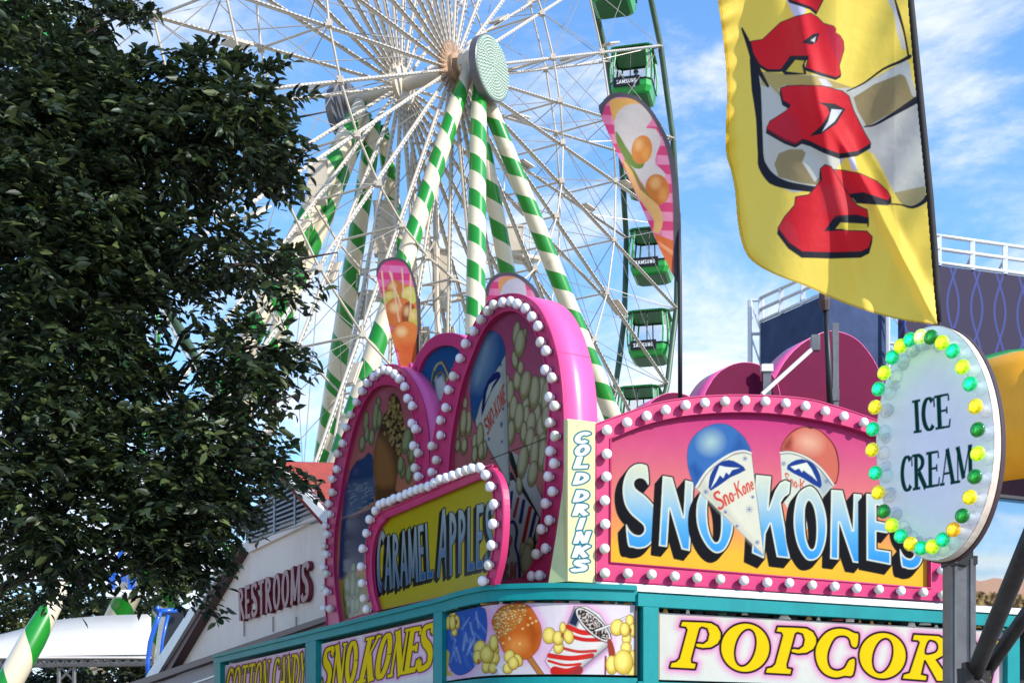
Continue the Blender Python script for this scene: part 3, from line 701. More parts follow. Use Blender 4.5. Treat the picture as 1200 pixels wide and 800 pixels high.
BGc = grad([(360, (186, 74, 122)), (450, (204, 98, 130)), (540, (214, 122, 124)), (620, (226, 150, 96)), (720, (228, 176, 90))])
cB = Canvas(BIG.off(-.04), 518, 652, 2.84, 5.6, 190, 640, (0, 0, 0)); c = cB; c.c[:] = BGc(c.U, c.V)
c.c *= 1 + rng.normal(0, .012, c.n)[..., None]
G1 = (500, 360, 4.706); G2 = (500, 520, 4.706)
def kern(lst, T):
    for x, y, rx, ry, *a in lst:
        X, Y_ = tf([(x, y)], *T)[0]; c.kernel(X, Y_, rx / T[2], ry / T[2], a[0] if a else 4, shade=(158, 146, 90), col=(212, 206, 160))
# popcorn box lower right, then the second cup, kernels, the first cup
c.poly([(574, 553), (600, 553), (612, 578), (637, 606), (627, 642), (612, 690), (572, 692), (580, 640)], (30, 26, 30))
c.poly([(588, 566), (602, 562), (614, 580), (632, 606), (622, 640), (609, 690), (574, 692), (583, 640)], (220, 218, 206))
for (a, b_, c_, d_), w1, col in [((505, 300, 482, 400), 1.7, (190, 40, 36)), ((572, 350, 530, 550), 2.2, (190, 40, 36)), ((600, 380, 568, 520), 2, (28, 44, 110)), ((536, 312, 516, 430), 2, (28, 44, 110)), ((470, 265, 460, 350), 1.6, (28, 44, 110)), ((445, 230, 436, 305), 1.6, (190, 40, 36)), ((612, 450, 585, 540), 1.4, (28, 44, 110))]:
    c.line(tf([(a, b_), (c_, d_)], *G2), w1, col)
c.poly(tf([(380, 780), (385, 470), (400, 420), (430, 390), (455, 430), (480, 425), (500, 480), (490, 560), (510, 640), (505, 780)], *G2), (26, 44, 110), sm=3, grow=1.2)
c.poly(tf([(385, 780), (388, 480), (405, 430), (432, 402), (452, 444), (476, 438), (490, 485), (482, 560), (500, 640), (494, 780)], *G2), (224, 222, 208), sm=3)
for txt, q in (('OP', [(408, 640), (470, 612), (474, 500), (412, 515)]), ('ORN', [(376, 765), (492, 745), (494, 650), (380, 660)])):
    q = tf(q, *G2); W = c.win(qbb(q)); d = text_sdf(c.U[W], c.V[W], txt, q, .2, .16); c.put(d - .4, (150, 40, 40), w_=W); c.put(d + .4, (214, 130, 116), w_=W)
c.poly(tf([(435, 30), (520, 250), (645, 440), (640, 300), (600, 220), (560, 100)], *G2), (20, 20, 24), grow=.5)
c.poly(tf([(440, 20), (470, 40), (535, 235), (640, 430), (640, 310), (600, 220), (560, 100)], *G2), (206, 208, 196))
kern([(440, 430, 18, 60), (635, 470, 26, 90), (660, 500, 26, 100), (445, 590, 18, 60), (548, 540, 18, 50), (610, 590, 20, 60), (550, 600, 18, 60), (460, 475, 22, 75), (500, 405, 20, 55), (518, 335, 16, 38), (595, 470, 28, 95), (545, 430, 28, 82, 10), (480, 560, 22, 75), (510, 610, 25, 85), (575, 645, 25, 70, 8), (635, 665, 28, 72), (465, 690, 20, 70), (536, 690, 16, 60), (660, 610, 24, 70), (570, 740, 26, 80), (640, 770, 26, 80), (605, 780, 22, 80), (495, 145, 18, 68, 8), (540, 165, 10, 50), (487, 290, 17, 50, -4), (515, 200, 28, 78, 6)], G1)
kern([(530, 100, 27, 95, 8), (640, 60, 26, 90), (660, 110, 18, 60), (595, 60, 22, 110), (585, 165, 26, 72, 8), (510, 230, 16, 50, -3), (650, 260, 10, 40), (615, 490, 14, 52), (532, 590, 18, 50), (570, 560, 20, 48), (555, 640, 34, 92)], G2)
c.poly(tf([(240, 780), (330, 640), (380, 660), (380, 800)], *G1), (206, 140, 116), al=0)
cup = [(592, 414), (581, 426), (571, 444), (563, 463), (556.5, 489), (558, 498), (596.7, 568), (594, 480)]
c.poly(cup, (24, 22, 26), grow=1); c.poly(cup, (216, 218, 204))
c.poly([(592, 414), (594, 480), (596.7, 566), (590, 500), (587, 440)], (170, 174, 166), soft=3, al=.7)
ball = tf([(360, 130), (320, 150), (285, 212), (258, 300), (244, 420), (245, 540), (262, 632), (290, 540), (330, 440), (380, 350), (430, 262), (424, 200), (400, 150)], *G1)
c.poly(ball, (20, 28, 50), sm=2, grow=.6); c.poly(ball, (44, 96, 160), sm=2); c.ell(565, 425, 9, 30, (150, 186, 206), 15, al=.8, soft=9)
c.poly(tf([(388, 352), (410, 380), (370, 440), (330, 525), (303, 602), (308, 500), (335, 408)], *G1), (22, 40, 110), sm=2)
c.poly(tf([(345, 425), (385, 395), (365, 425), (350, 470), (322, 530), (330, 470)], *G1), (226, 230, 216))
q = [(571.5, 510), (593, 470), (591, 448), (566.5, 493)]; W = c.win(qbb(q)); c.put(text_sdf(c.U[W], c.V[W], 'SNO-KONE', q, .2, .16, gap=.06), (206, 66, 40), w_=W)
for x, y, r in ((412, 645, 3.4), (343, 725, 1.8), (422, 560, 1.3), (408, 315, 2.2), (415, 740, 1.5)):
    X, Y_ = tf([(x, y)], *G1)[0]
    for k in range(4): a = k * math.pi / 4; c.line([(X - r * .5 * math.cos(a), Y_ - r * math.sin(a)), (X + r * .5 * math.cos(a), Y_ + r * math.sin(a))], .4, (50, 70, 120), al=.9)
kern([(212, 530, 13, 34), (165, 670, 19, 102, 4), (232, 640, 15, 72, 2), (203, 635, 18, 78, 4), (205, 762, 18, 52), (265, 740, 14, 45), (318, 785, 14, 50), (295, 715, 19, 78, 2)], G1)
kern([(265, 60, 14, 50), (300, 40, 15, 50), (170, 10, 14, 35), (208, 10, 15, 40)], G2)
c.line([(575, 537.5), (592, 531), (620, 521), (645, 511)], .55, (20, 18, 20))
cB.build('painted_panel', t, lambda U, W: sd_poly(U, W, np.array(Bi)) - 4, ARTG, k=.48)
cA = Canvas(BIG.off(-.04), 388, 493, 2.84, 5.9, 150, 560, (0, 0, 0)); c = cA; c.c[:] = BGc(c.U, c.V + 20)
H1 = (370, 420, 5.333); H2 = (370, 560, 4.706)
def kern2(lst, T):
    for x, y, rx, ry, *a in lst:
        X, Y_ = tf([(x, y)], *T)[0]; c.kernel(X, Y_, rx / T[2], ry / T[2], a[0] if a else 4, shade=(130, 136, 88), col=(178, 184, 130))
kern2([(315, 400, 16, 70), (392, 275, 12, 34), (375, 370, 19, 95, 4), (398, 380, 14, 60), (350, 490, 16, 50), (320, 470, 12, 50), (290, 530, 16, 50)], H1)
c.poly(tf([(370, 800), (360, 640), (375, 520), (410, 400), (440, 330), (500, 400), (520, 620), (500, 800)], *H1) + tf([(440, 60), (470, 140), (330, 130), (325, 0)], *H2), (118, 78, 44), sm=2)
c.poly(tf([(370, 780), (372, 560), (400, 500), (470, 600), (495, 760), (460, 800)], *H1), (176, 120, 66), soft=4, sm=2)
c.poly(tf([(445, 330), (460, 240), (490, 215), (525, 260), (545, 360), (560, 480), (545, 580), (515, 612), (480, 560), (450, 480), (420, 470), (400, 440)], *H1), (84, 60, 34), sm=2)
for k in range(330):
    x = 400 + rng.random() * 160; y = 225 + rng.random() * 385
    p_ = tf([(x, y)], *H1)[0]
    if sd_poly(np.array([x]), np.array([y]), [(445, 330), (460, 240), (490, 215), (525, 260), (545, 360), (560, 480), (545, 580), (515, 612), (480, 560), (450, 480), (420, 470), (400, 440)])[0] < -4:
        c.ell(*p_, .8 + rng.random(), 1.3 + rng.random() * 1.5, [(206, 176, 110), (150, 118, 66), (54, 36, 20), (180, 150, 90)][rng.integers(4)], rng.random() * 60 - 30)
kern2([(590, 560, 16, 90, 4), (568, 515, 26, 80, 10), (600, 600, 16, 60), (582, 720, 18, 60), (545, 690, 14, 60), (530, 665, 18, 55)], H1)
c.poly(tf([(180, 830), (215, 700), (255, 640), (300, 620), (330, 585), (352, 600), (360, 640), (362, 830)], *H1) + tf([(322, 130), (180, 210), (160, 560), (125, 560), (135, 300), (160, 60)], *H2), (44, 78, 130))
c.poly(tf([(180, 30), (320, 0), (325, 80), (215, 200), (160, 230)], *H2), (110, 134, 166), soft=4, al=.7)
for k in range(40):
    x = 170 + rng.random() * 140; y = 20 + rng.random() * 150; p_ = tf([(x, y), (x + 25 * rng.random(), y - 14 * rng.random())], *H2); c.line(p_, .5, (190, 198, 202), al=.7)
c.poly(tf([(160, 230), (330, 150), (290, 300), (270, 470), (150, 560), (135, 500)], *H2), (34, 62, 112), soft=3, al=.9)
c.poly(tf([(120, 800), (110, 560), (150, 560), (200, 520), (290, 560), (300, 800)], *H2), (196, 160, 70), soft=4)
kern2([(208, 500, 12, 34), (172, 620, 17, 90, 3), (205, 590, 15, 80, 2), (232, 600, 13, 55), (205, 710, 15, 48), (175, 720, 12, 50), (228, 700, 12, 40)], H2)
c.line(tf([(140, 222), (300, 165)], *H2), .4, (220, 220, 220), al=.7)
cA.build('painted_panel', t, lambda U, W: sd_poly(U, W, np.array(Ai + [(470, 730)])) - 3.5, ARTG, k=.48)
G3 = (500, 340, 5.925); G4 = (500, 460, 5.925)
bB = tf([(465, 100), (525, 85), (580, 75), (630, 95), (680, 130), (725, 190), (765, 250), (785, 365), (825, 420), (825, 550), (865, 610), (845, 740)], *G3)
bB += tf([(885, 90), (850, 210), (888, 300), (853, 405), (882, 490), (842, 583), (868, 683), (822, 765)], *G4) + tf([(672, 417), (632, 468), (650, 575), (605, 603), (622, 727), (575, 728)], *G2)
bB += tf([(28, 765), (72, 705), (72, 620), (103, 553), (116, 453), (147, 380), (178, 283), (212, 200), (253, 130), (295, 68), (335, 20)], *G1) + tf([(50, 88), (28, 155)], *G2)
bA = tf([(288, 205), (322, 155), (357, 117), (390, 85), (425, 70), (457, 75), (490, 95), (523, 128), (552, 178), (572, 250), (598, 298), (600, 402), (625, 443), (612, 545), (635, 590), (617, 683), (640, 735), (248, 273), (213, 352), (185, 427), (165, 530), (135, 592), (127, 692), (100, 753)], *H1)
bA += tf([(90, 80), (68, 140), (75, 200), (52, 262), (62, 310), (43, 377), (57, 420), (40, 492), (57, 527), (38, 605), (62, 627), (43, 717), (75, 720)], *H2)
bA += [(492, 596), (488, 612), (492, 628)]
bulbs(t, bB, BIG, NL, 1.0); bulbs(t, bA, BIG, NL, 1.06)

# ------------------------------------------------------------------ CARAMEL APPLES sign
t = empty('caramel_apples_sign', CARA.uz(510, 2.85), 'yellow panel reading CARAMEL APPLES in a rounded pink bulb-lined frame', 'sign')
Co = [tuple(p) for p in smooth_poly([(439, 716), (432, 692), (429, 665), (430, 635), (435, 615), (444, 603), (456, 596), (566, 548), (576, 549), (584, 559), (589, 578), (590, 605), (588.5, 635), (585, 659), (578, 686)], 4, False)]
Ci = [tuple(p) for p in smooth_poly([(444, 715), (438, 692), (435.5, 665), (437, 640), (443, 620), (452, 608), (460, 603), (558, 562), (567, 561), (575, 568), (579, 583), (581, 607), (579, 637), (574, 664), (567, 687)], 4, False)]
frame_sign(t, CARA, NL, Co, Ci, 0, .05, 0)
tube_loop('inner_trim', [CARA.off(.003).pt(*p) for p in Ci], .009, PINK, t, closed=False)
tube_loop('outer_trim', [CARA.off(.003).pt(*p) for p in Co], .009, PINK, t, closed=False)
c = Canvas(CARA.off(-.03), 431, 586, 2.835, 4.1, 330, 420, (226, 206, 26)); c.c *= 1 + rng.normal(0, .015, c.n)[..., None]
def caramel(txt, q, col0):
    q = np.array(q); W = c.win(qbb(q, 12)); U, Q = c.U[W], c.V[W]
    f = lambda U, Q: text_sdf(U, Q, txt, q, .17, .13, gap=.13)
    sh = np.full(U.shape, 1e9)
    for k in (0, .25, .5, .75, 1): sh = np.minimum(sh, f(U + 3 * k, Q - 4.6 * k))
    c.put(sh - 1.0, (14, 16, 14), w_=W); d = f(U, Q)
    c.put(d - 1.0, (14, 16, 14), w_=W); c.put(d, (190, 206, 206), w_=W)
    qq = q; hh = q[0][1] - q[3][1]
    def face(u, v):
        bl_ = np.interp(u, [q[0][0], q[1][0]], [q[0][1], q[1][1]]); tl = np.interp(u, [q[3][0], q[2][0]], [q[3][1], q[2][1]])
        k = ((v - tl) / (bl_ - tl))[..., None]; a_, b_ = lin((196, 214, 212)), lin((30, 112, 178)); return a_ * (1 - np.clip(k * 1.2 - .1, 0, 1)) + b_ * np.clip(k * 1.2 - .1, 0, 1)
    c.put(d + .45, face, w_=W)
H5 = (420, 540, 4.4444)
caramel('C', tf([(96, 692), (140, 678), (140, 350), (98, 372)], *H5), 0)
caramel('ARAMEL', tf([(138, 672), (392, 606), (378, 314), (140, 392)], *H5), 0)
caramel('A', tf([(412, 606), (468, 590), (468, 240), (420, 262)], *H5), 0)
caramel('PPLES', tf([(476, 596), (700, 545), (705, 205), (474, 268)], *H5), 0)
c.build('lettered_panel', t, lambda U, W: sd_poly(U, W, np.array(Ci)) - 3, ARTG, k=.48)
cb = tf([(85, 255), (107, 227), (130, 215), (158, 210), (185, 195), (213, 185), (243, 172), (272, 160), (300, 148), (328, 138), (360, 130), (392, 112), (423, 100), (455, 88), (488, 78), (522, 62), (556, 50), (590, 37), (628, 35), (660, 72), (685, 133), (700, 222), (700, 327), (692, 437), (673, 537), (647, 622), (57, 305), (37, 375), (20, 458), (12, 550), (17, 635), (25, 717), (40, 775)], *H5)
bulbs(t, cb, CARA, NL, .98)

# ------------------------------------------------------------------ the row of signs under the teal beam
def halo_text(c, d, W, glow=(232, 120, 196), fill=(244, 208, 10), ow=1.2, gw=7, edge=(26, 18, 24), ga=.75):
    a = np.clip(1 - (d - ow) / gw, 0, 1) ** 1.6 * ga; cc = c.c[W]; c.c[W] = cc * (1 - a[..., None]) + lin(glow) * a[..., None]
    c.put(d - ow, edge, w_=W); c.put(d + ow * .35, fill, w_=W)
LS = LEFT_F.off(-.05); RS = RIGHT_F.off(-.05); CS = CORNER.off(-.03)
def lower_sign(name, label, surf, u0, u1, nu, nz, base=(232, 228, 222)):
    t = empty(name, surf.uz((u0 + u1) / 2, ZP0), label, 'sign'); zf = zr if surf is RS else (lambda z: z)
    c = Canvas(surf, u0, u1, zf(ZP0), zf(ZP1 - .01), nu, nz, base); c.c *= 1 + rng.normal(0, .008, c.n)[..., None]
    return t, c
t, c = lower_sign('cotton_candy_sign', 'white sign reading COTTON CANDY, farthest from the curved corner picture', LS, 260.5, 357, 230, 150)
q = [(263.5, 829), (358, 806), (359, 763), (265.5, 783)]; W = (slice(None), slice(None)); d = text_sdf(c.U, c.V, 'COTTON CANDY', q, .19, .09, True, .16, gap=.02)
halo_text(c, d, W, gw=5, ow=.9); c.build('lettered_panel', t, k=.85)
flat_strip('backing', LS.off(-.01), (260.5, 357), ZP0, ZP1 - .01, .03, WHITE, t)
t, c = lower_sign('small_snow_cones_sign', 'white sign reading SNO KONES in yellow italic capitals beside the curved picture', LS, 372, 507.5, 300, 160)
W = (slice(None), slice(None)); q1 = [(375, 809), (420, 799), (419, 749), (379, 759)]; q2 = [(422, 800), (507, 783), (508, 729), (429, 747)]
d = np.minimum(text_sdf(c.U, c.V, 'SNO', q1, .24, .12, True, .18, gap=.03), text_sdf(c.U, c.V, 'KONES', q2, .24, .12, True, .18, gap=.03))
halo_text(c, d, W, gw=6, ow=1.0); c.build('lettered_panel', t, k=.85)
flat_strip('backing', LS.off(-.01), (372, 507.5), ZP0, ZP1 - .01, .03, WHITE, t)
t, c = lower_sign('popcorn_sign', 'long white sign reading POPCORN in yellow italic capitals with pink glow', RS, 771.5, 1181, 560, 190, (226, 224, 214))
J = (760, 700, 6.0); K_ = (950, 700, 4.8)
PP = [(235, 165), (380, 170), (440, 175), (485, 200), (510, 245), (508, 285), (488, 322), (440, 350), (380, 355), (335, 345), (330, 325), (345, 318), (385, 322), (415, 300), (425, 255), (412, 215), (375, 203), (358, 215), (300, 430), (303, 455), (336, 462), (326, 500), (150, 490), (160, 455), (195, 448), (218, 425), (272, 225), (262, 205), (224, 200)]
def ring(cx, cy, rx, ry, T, tilt=0, ix=None, iy=None, it=0):
    X, Y_ = tf([(cx, cy)], *T)[0]; s_ = T[2]
    d = sd_ell(c.U, c.V, X, Y_, rx / s_, ry / s_, tilt); return np.maximum(d, -sd_ell(c.U, c.V, X, Y_, ix / s_, iy / s_, it))
CPP = [(270, 205), (262, 275), (230, 272), (215, 228), (180, 213), (135, 228), (103, 290), (95, 345), (110, 392), (150, 408), (190, 392), (215, 350), (250, 345), (238, 435), (190, 440), (140, 450), (80, 430), (40, 380), (25, 310), (40, 250), (85, 195), (140, 172), (200, 175), (245, 195)]
RP = [(580, 205), (720, 213), (762, 235), (778, 275), (765, 315), (705, 348), (770, 440), (790, 445), (785, 470), (710, 468), (645, 352), (640, 352), (622, 430), (655, 438), (650, 465), (515, 455), (523, 430), (556, 420), (612, 250), (602, 240), (572, 238)]
NPP = [(835, 215), (910, 222), (1002, 395), (1028, 268), (1003, 262), (1010, 233), (1087, 242), (1080, 266), (1056, 272), (1010, 480), (972, 476), (882, 300), (852, 436), (876, 446), (870, 470), (790, 462), (797, 440), (816, 434), (856, 250), (828, 240)]
d = sd_poly(c.U, c.V, tf(PP, *J)); d = np.minimum(d, sd_poly(c.U, c.V, tf([(x + 672, y + 38) for x, y in PP], *J)))
d = np.minimum(d, ring(680, 350, 172, 172, J, 0, 72, 134, 14)); d = np.minimum(d, sd_poly(c.U, c.V, smooth_poly(tf(CPP, *K_), 3)))
d = np.minimum(d, ring(405, 325, 132, 130, K_, 0, 55, 100, 14)); d = np.minimum(d, np.maximum(sd_poly(c.U, c.V, tf(RP, *K_)), -sd_poly(c.U, c.V, smooth_poly(tf([(662, 242), (700, 245), (716, 272), (702, 306), (643, 314)], *K_), 3))))
d = np.minimum(d, sd_poly(c.U, c.V, tf(NPP, *K_)))
halo_text(c, d, (slice(None), slice(None)), gw=10, ow=1.9, ga=.8)
c.build('lettered_panel', t, k=.64)
flat_strip('backing', RS.off(-.012), (771.5, 1181), zr(ZP0), zr(ZP1 - .01), .03, WHITE, t)
flat_strip('edge_strip', RS.off(.008), (771.2, 773.2), zr(ZP0), zr(ZP1), .01, mat('wood_edge', S(150, 105, 50), .6), t)
t, c = lower_sign('curved_picture_sign', 'curved corner panel painted with popcorn, a candied apple and a striped snow cone', CS, 519, 747, 330, 190, (226, 214, 222))
T = (500, 690, 4.4444)
def halo_poly(pts, gw=6, al=.7):
    c.poly(pts, (232, 130, 200), al, sm=0, soft=gw, grow=gw * .7)
blue = smooth_poly([(95, 200), (110, 95), (280, 90), (312, 150), (305, 270), (250, 400), (180, 445), (130, 420), (100, 330)], 3)
apple = smooth_poly([(360, 210), (340, 170), (370, 110), (420, 80), (520, 80), (575, 150), (598, 220), (580, 310), (510, 365), (420, 340), (385, 290)], 4)
cupp = [(770, 92), (735, 185), (640, 330), (618, 375), (668, 445), (765, 445), (950, 290), (960, 220), (900, 130), (830, 88)]
for p in (blue, apple, cupp): halo_poly(tf(p, *T))
c.poly(tf(blue, *T), (20, 28, 70), grow=.5); c.poly(tf(blue, *T), (48, 92, 176))
for k in range(46):
    x = 110 + rng.random() * 160; y = 110 + rng.random() * 250
    c.line(tf([(x, y), (x + rng.normal() * 25, y + 30 + 60 * rng.random())], *T), .7, [(150, 180, 224), (90, 130, 200), (30, 60, 140), (190, 205, 230)][k % 4], al=.5, soft=1.2)
c.poly(tf([(90, 300), (120, 330), (110, 420), (140, 450), (85, 450)], *T), (206, 180, 60))
c.line(tf([(530, 350), (600, 450)], *T), 3.6, (60, 30, 14)); c.line(tf([(530, 350), (600, 450)], *T), 2.8, (190, 118, 60))
c.poly(tf(apple, *T), (70, 30, 10), grow=.5); c.poly(tf(apple, *T), (206, 104, 34)); c.ell(*tf([(470, 290)], *T)[0], 12, 9, (232, 150, 72), -20, al=.8, soft=6); c.poly(tf([(520, 130), (590, 230), (560, 320), (530, 220)], *T), (160, 70, 20), soft=5, al=.7)
nuts = [(345, 200), (355, 130), (420, 85), (520, 85), (515, 130), (460, 200), (400, 250), (372, 250)]
c.poly(tf(nuts, *T), (196, 120, 48), grow=.4)
for k in range(300):
    x = 335 + rng.random() * 200; y = 80 + rng.random() * 185
    if sd_poly(np.array([x]), np.array([y]), nuts)[0] < 0 or rng.random() < .03:
        X, Y_ = tf([(x, y)], *T)[0]; c.ell(X, Y_ + .3, 1.25, 1.1, (110, 60, 20)); c.ell(X, Y_, 1.0, .9, [(240, 190, 120), (226, 160, 86), (250, 214, 150)][k % 3])
for x, y in ((540, 150), (550, 175), (500, 205), (432, 258), (398, 280), (485, 283), (570, 165), (528, 185)): X, Y_ = tf([(x, y)], *T)[0]; c.ell(X, Y_, 1.5, 1.5, (238, 190, 120))
c.poly(tf(cupp, *T), (26, 26, 32), grow=.6); c.poly(tf(cupp, *T), (222, 218, 212))
c.poly(tf([(770, 92), (735, 180), (780, 200), (800, 150)], *T), (30, 40, 70), soft=2)
for a_, b_, w1, col in [((735, 195), (880, 225), 3.0, (206, 40, 36)), ((720, 232), (905, 262), 2.4, (196, 40, 36)), ((690, 300), (880, 320), 1.8, (190, 60, 50)), ((640, 345), (860, 345), 3.0, (206, 44, 36)), ((635, 372), (800, 388), 1.6, (206, 44, 36)), ((668, 425), (790, 420), 5.6, (200, 36, 30))]:
    c.line(tf([a_, ((a_[0] + b_[0]) / 2, (a_[1] + b_[1]) / 2 + 14), b_], *T), w1, col, sm=4)
c.line(tf([(950, 290), (765, 445)], *T), 3.5, (60, 60, 70), al=.6, soft=4)
c.ell(*tf([(868, 185)], *T)[0], 28, 10.5, (26, 26, 30), 44); c.ell(*tf([(868, 185)], *T)[0], 26.6, 9.2, (224, 220, 214), 44); c.ell(*tf([(868, 185)], *T)[0], 24.5, 7.6, (44, 36, 34), 44)
for k in range(90):
    a = rng.random() * 6.28; r = math.sqrt(rng.random()); x, y = 24 * r * math.cos(a), 7 * r * math.sin(a); cc_, ss_ = math.cos(rad(44)), math.sin(rad(44)); X, Y_ = tf([(868, 185)], *T)[0]
    X += x * cc_ - y * ss_; Y_ += x * ss_ + y * cc_; c.line([(X, Y_), (X + rng.normal() * 2, Y_ + rng.normal() * 2)], .5, [(226, 220, 210), (120, 96, 80), (200, 190, 180)][k % 3])
c.line(tf([(880, 215), (960, 185), (1040, 145)], *T), 1.5, (60, 60, 60)); c.line(tf([(880, 215), (960, 185), (1040, 145)], *T), .9, (230, 228, 222))
c.poly(tf([(940, 260), (965, 270), (985, 340), (975, 380), (955, 370), (945, 320)], *T), (150, 60, 44), sm=2); c.line(tf([(932, 350), (930, 450)], *T), 1.2, (150, 50, 60))
def corn(x, y, k=1.0, blobs=None):
    for dx_, dy_, r1, r2, a_ in (blobs or [(-30, -22, 26, 34, 20), (30, -20, 24, 34, -20), (0, 62, 20, 30, 10), (-40, 20, 20, 30, 0), (36, 25, 22, 28, 0), (2, 8, 30, 38, 0)]):
        X, Y_ = tf([(x + dx_ * k, y + dy_ * k)], *T)[0]; c.kernel(X, Y_, r1 * k / T[2], r2 * k / T[2], a_, col=(246, 226, 120), shade=(206, 172, 60), edge=(90, 66, 20))
corn(135, 175, .8, [(-28, 0, 16, 44, 4), (28, -5, 18, 44, -4), (0, -60, 18, 26, 0), (12, 60, 18, 26, 0), (0, 0, 20, 48, 0)])
corn(312, 330, 1.15); corn(350, 280, .7, [(0, 0, 30, 60, 0)]); corn(450, 375, .95, [(-20, -28, 26, 34, 20), (28, -6, 22, 34, -20), (-28, 38, 26, 30, 20), (2, 10, 28, 34, 0)]); corn(685, 250, 1.1, [(-42, -8, 30, 38, 0), (22, -45, 14, 26, 0), (50, -2, 22, 32, -10), (2, 48, 22, 28, 10), (0, 4, 24, 32, 0)])
corn(1030, 210, 1.1, [(-34, -10, 30, 38, 10), (26, -42, 18, 28, 0), (44, 4, 20, 32, -10), (10, 44, 20, 26, 0), (2, 0, 22, 32, 0)]); corn(1022, 370, 1.2, [(-48, 20, 24, 40, 0), (14, -55, 22, 24, 0), (52, -10, 28, 34, 0), (45, 45, 30, 26, 20), (2, 8, 40, 52, 0)]); corn(345, 410, .8, [(0, 0, 26, 34, 0)])
for x, y in ((155, 170), (705, 240), (1062, 215), (270, 375)): X, Y_ = tf([(x, y)], *T)[0]; c.ell(X, Y_, 1.3, 3, (150, 70, 34), soft=1)
c.line(tf([(365, 405), (400, 450)], *T), 1.4, (230, 230, 240))
c.build('painted_panel', t, smooth=True, k=.75)
for u in (519.5, 746):
    flat_strip('end_strip', CS.off(.012), (u - 1.2, u + 1.2), ZP0, ZP1, .02, mat('brown_trim', S(66, 48, 44), .5), t)
flat_strip('backing', CS.off(-.01), (521, 745), ZP0, ZP1 - .01, .02, WHITE, t, 24)

# ------------------------------------------------------------------ magenta backs of the far-side signs
def far_arch(px, Y, label, depth):
    s_ = line((P(900, 470, Y).x, Y), Rd * np.array((1, 1)), -8, 8)
    pts = [s_.pt(*p) for p in px]; n = NR
    t_ = empty('round_topped_sign', (sum((p for p in pts), Vector()) / len(pts)).xy.to_3d() + Vector((0, 0, 2.8)), label, 'sign')
    obj('back_face', prism(pts, [p + Vector((.4067, -.9135, 0)) * -.02 for p in pts]), MAG, t_)
    k = len(pts); b = MB()
    vs = [p for p in pts[1:-1]] + [p - n * depth for p in pts[1:-1]]; k -= 2
    b.add(vs, [(i, i + 1, k + i + 1, k + i) for i in range(k - 1)]); o = obj('side_band', b.mesh(), BANDP, t_, smooth=True)
    md = o.modifiers.new('thickness', 'SOLIDIFY'); md.thickness = .008; md.offset = 0
    return t_, s_
sm = lambda p: [tuple(q) for q in smooth_poly(p, 4, False)]
big_t, sfar = far_arch([(884, 520)] + sm([(884, 500), (893, 475), (905, 450), (920, 423), (938, 404), (956, 393), (972, 388), (988, 390), (1004, 398), (1018, 413), (1030, 434), (1038, 460), (1044, 495)]) + [(1046, 530)], 11.9, 'tall magenta unpainted back of a round-topped sign behind the snow cone sign', .3)
far_arch([(818, 500)] + sm([(820, 478), (829, 455), (841, 438), (856, 428), (872, 424.5), (888, 427), (903, 437), (912, 452), (916, 478)]) + [(917, 505)], 11.75, 'low magenta round-topped sign back left of the tall one', .3)
far_arch([(757, 500)] + sm([(757, 482), (764, 470), (775, 463), (786, 460), (798, 461), (810, 466), (818, 476)]) + [(818, 505)], 11.6, 'smallest magenta sign back, just above the left end of the domed sign', .3)
# pole with brace that stands in front of the tall sign back
t = empty('flag_pole', P(975, 480, 11.6), 'thin black pole with a clamp and diagonal brace before the tall magenta back', 'pole')
b = MB(); b.tube([P(974.5, 500, 11.5), P(971, 430, 11.5), P(967.5, 362, 11.45)], [.032, .028, .022], 10); obj('shaft', b.mesh(), BLACK, t, smooth=True)
b = MB(); b.tube([P(967, 364, 11.45), P(966, 352, 11.44), P(965, 338, 11.42)], [.035, .05, .03], 10); obj('clamp', b.mesh(), mat('brown_clamp', S(80, 62, 58), .6), t)
b = MB(); b.tube([P(893, 462, 11.3), P(955, 406, 11.45)], .018, 8); obj('brace', b.mesh(), WHITE, t)
b = MB(); b.box(P(979, 430, 11.62), .05, .04, .75); b.box(P(978, 463, 11.5), .07, .05, .1); b.box(P(955.5, 402, 11.45), .07, .06, .13); obj('bracket', b.mesh(), STEEL, t)
t = empty('sign_prop', P(899, 478, 11.6), 'short grey steel prop behind the low magenta sign back', 'prop'); 
b = MB(); b.box(P(898.5, 455, 11.62), .07, .05, .42); b.bar(P(905, 470, 11.5), P(893, 478, 11.4), .03, .03); obj('upright', b.mesh(), STEEL, t)
b = MB(); b.box(P(898.5, 432, 11.62), .1, .08, .06); obj('cap', b.mesh(), WHITE, t)

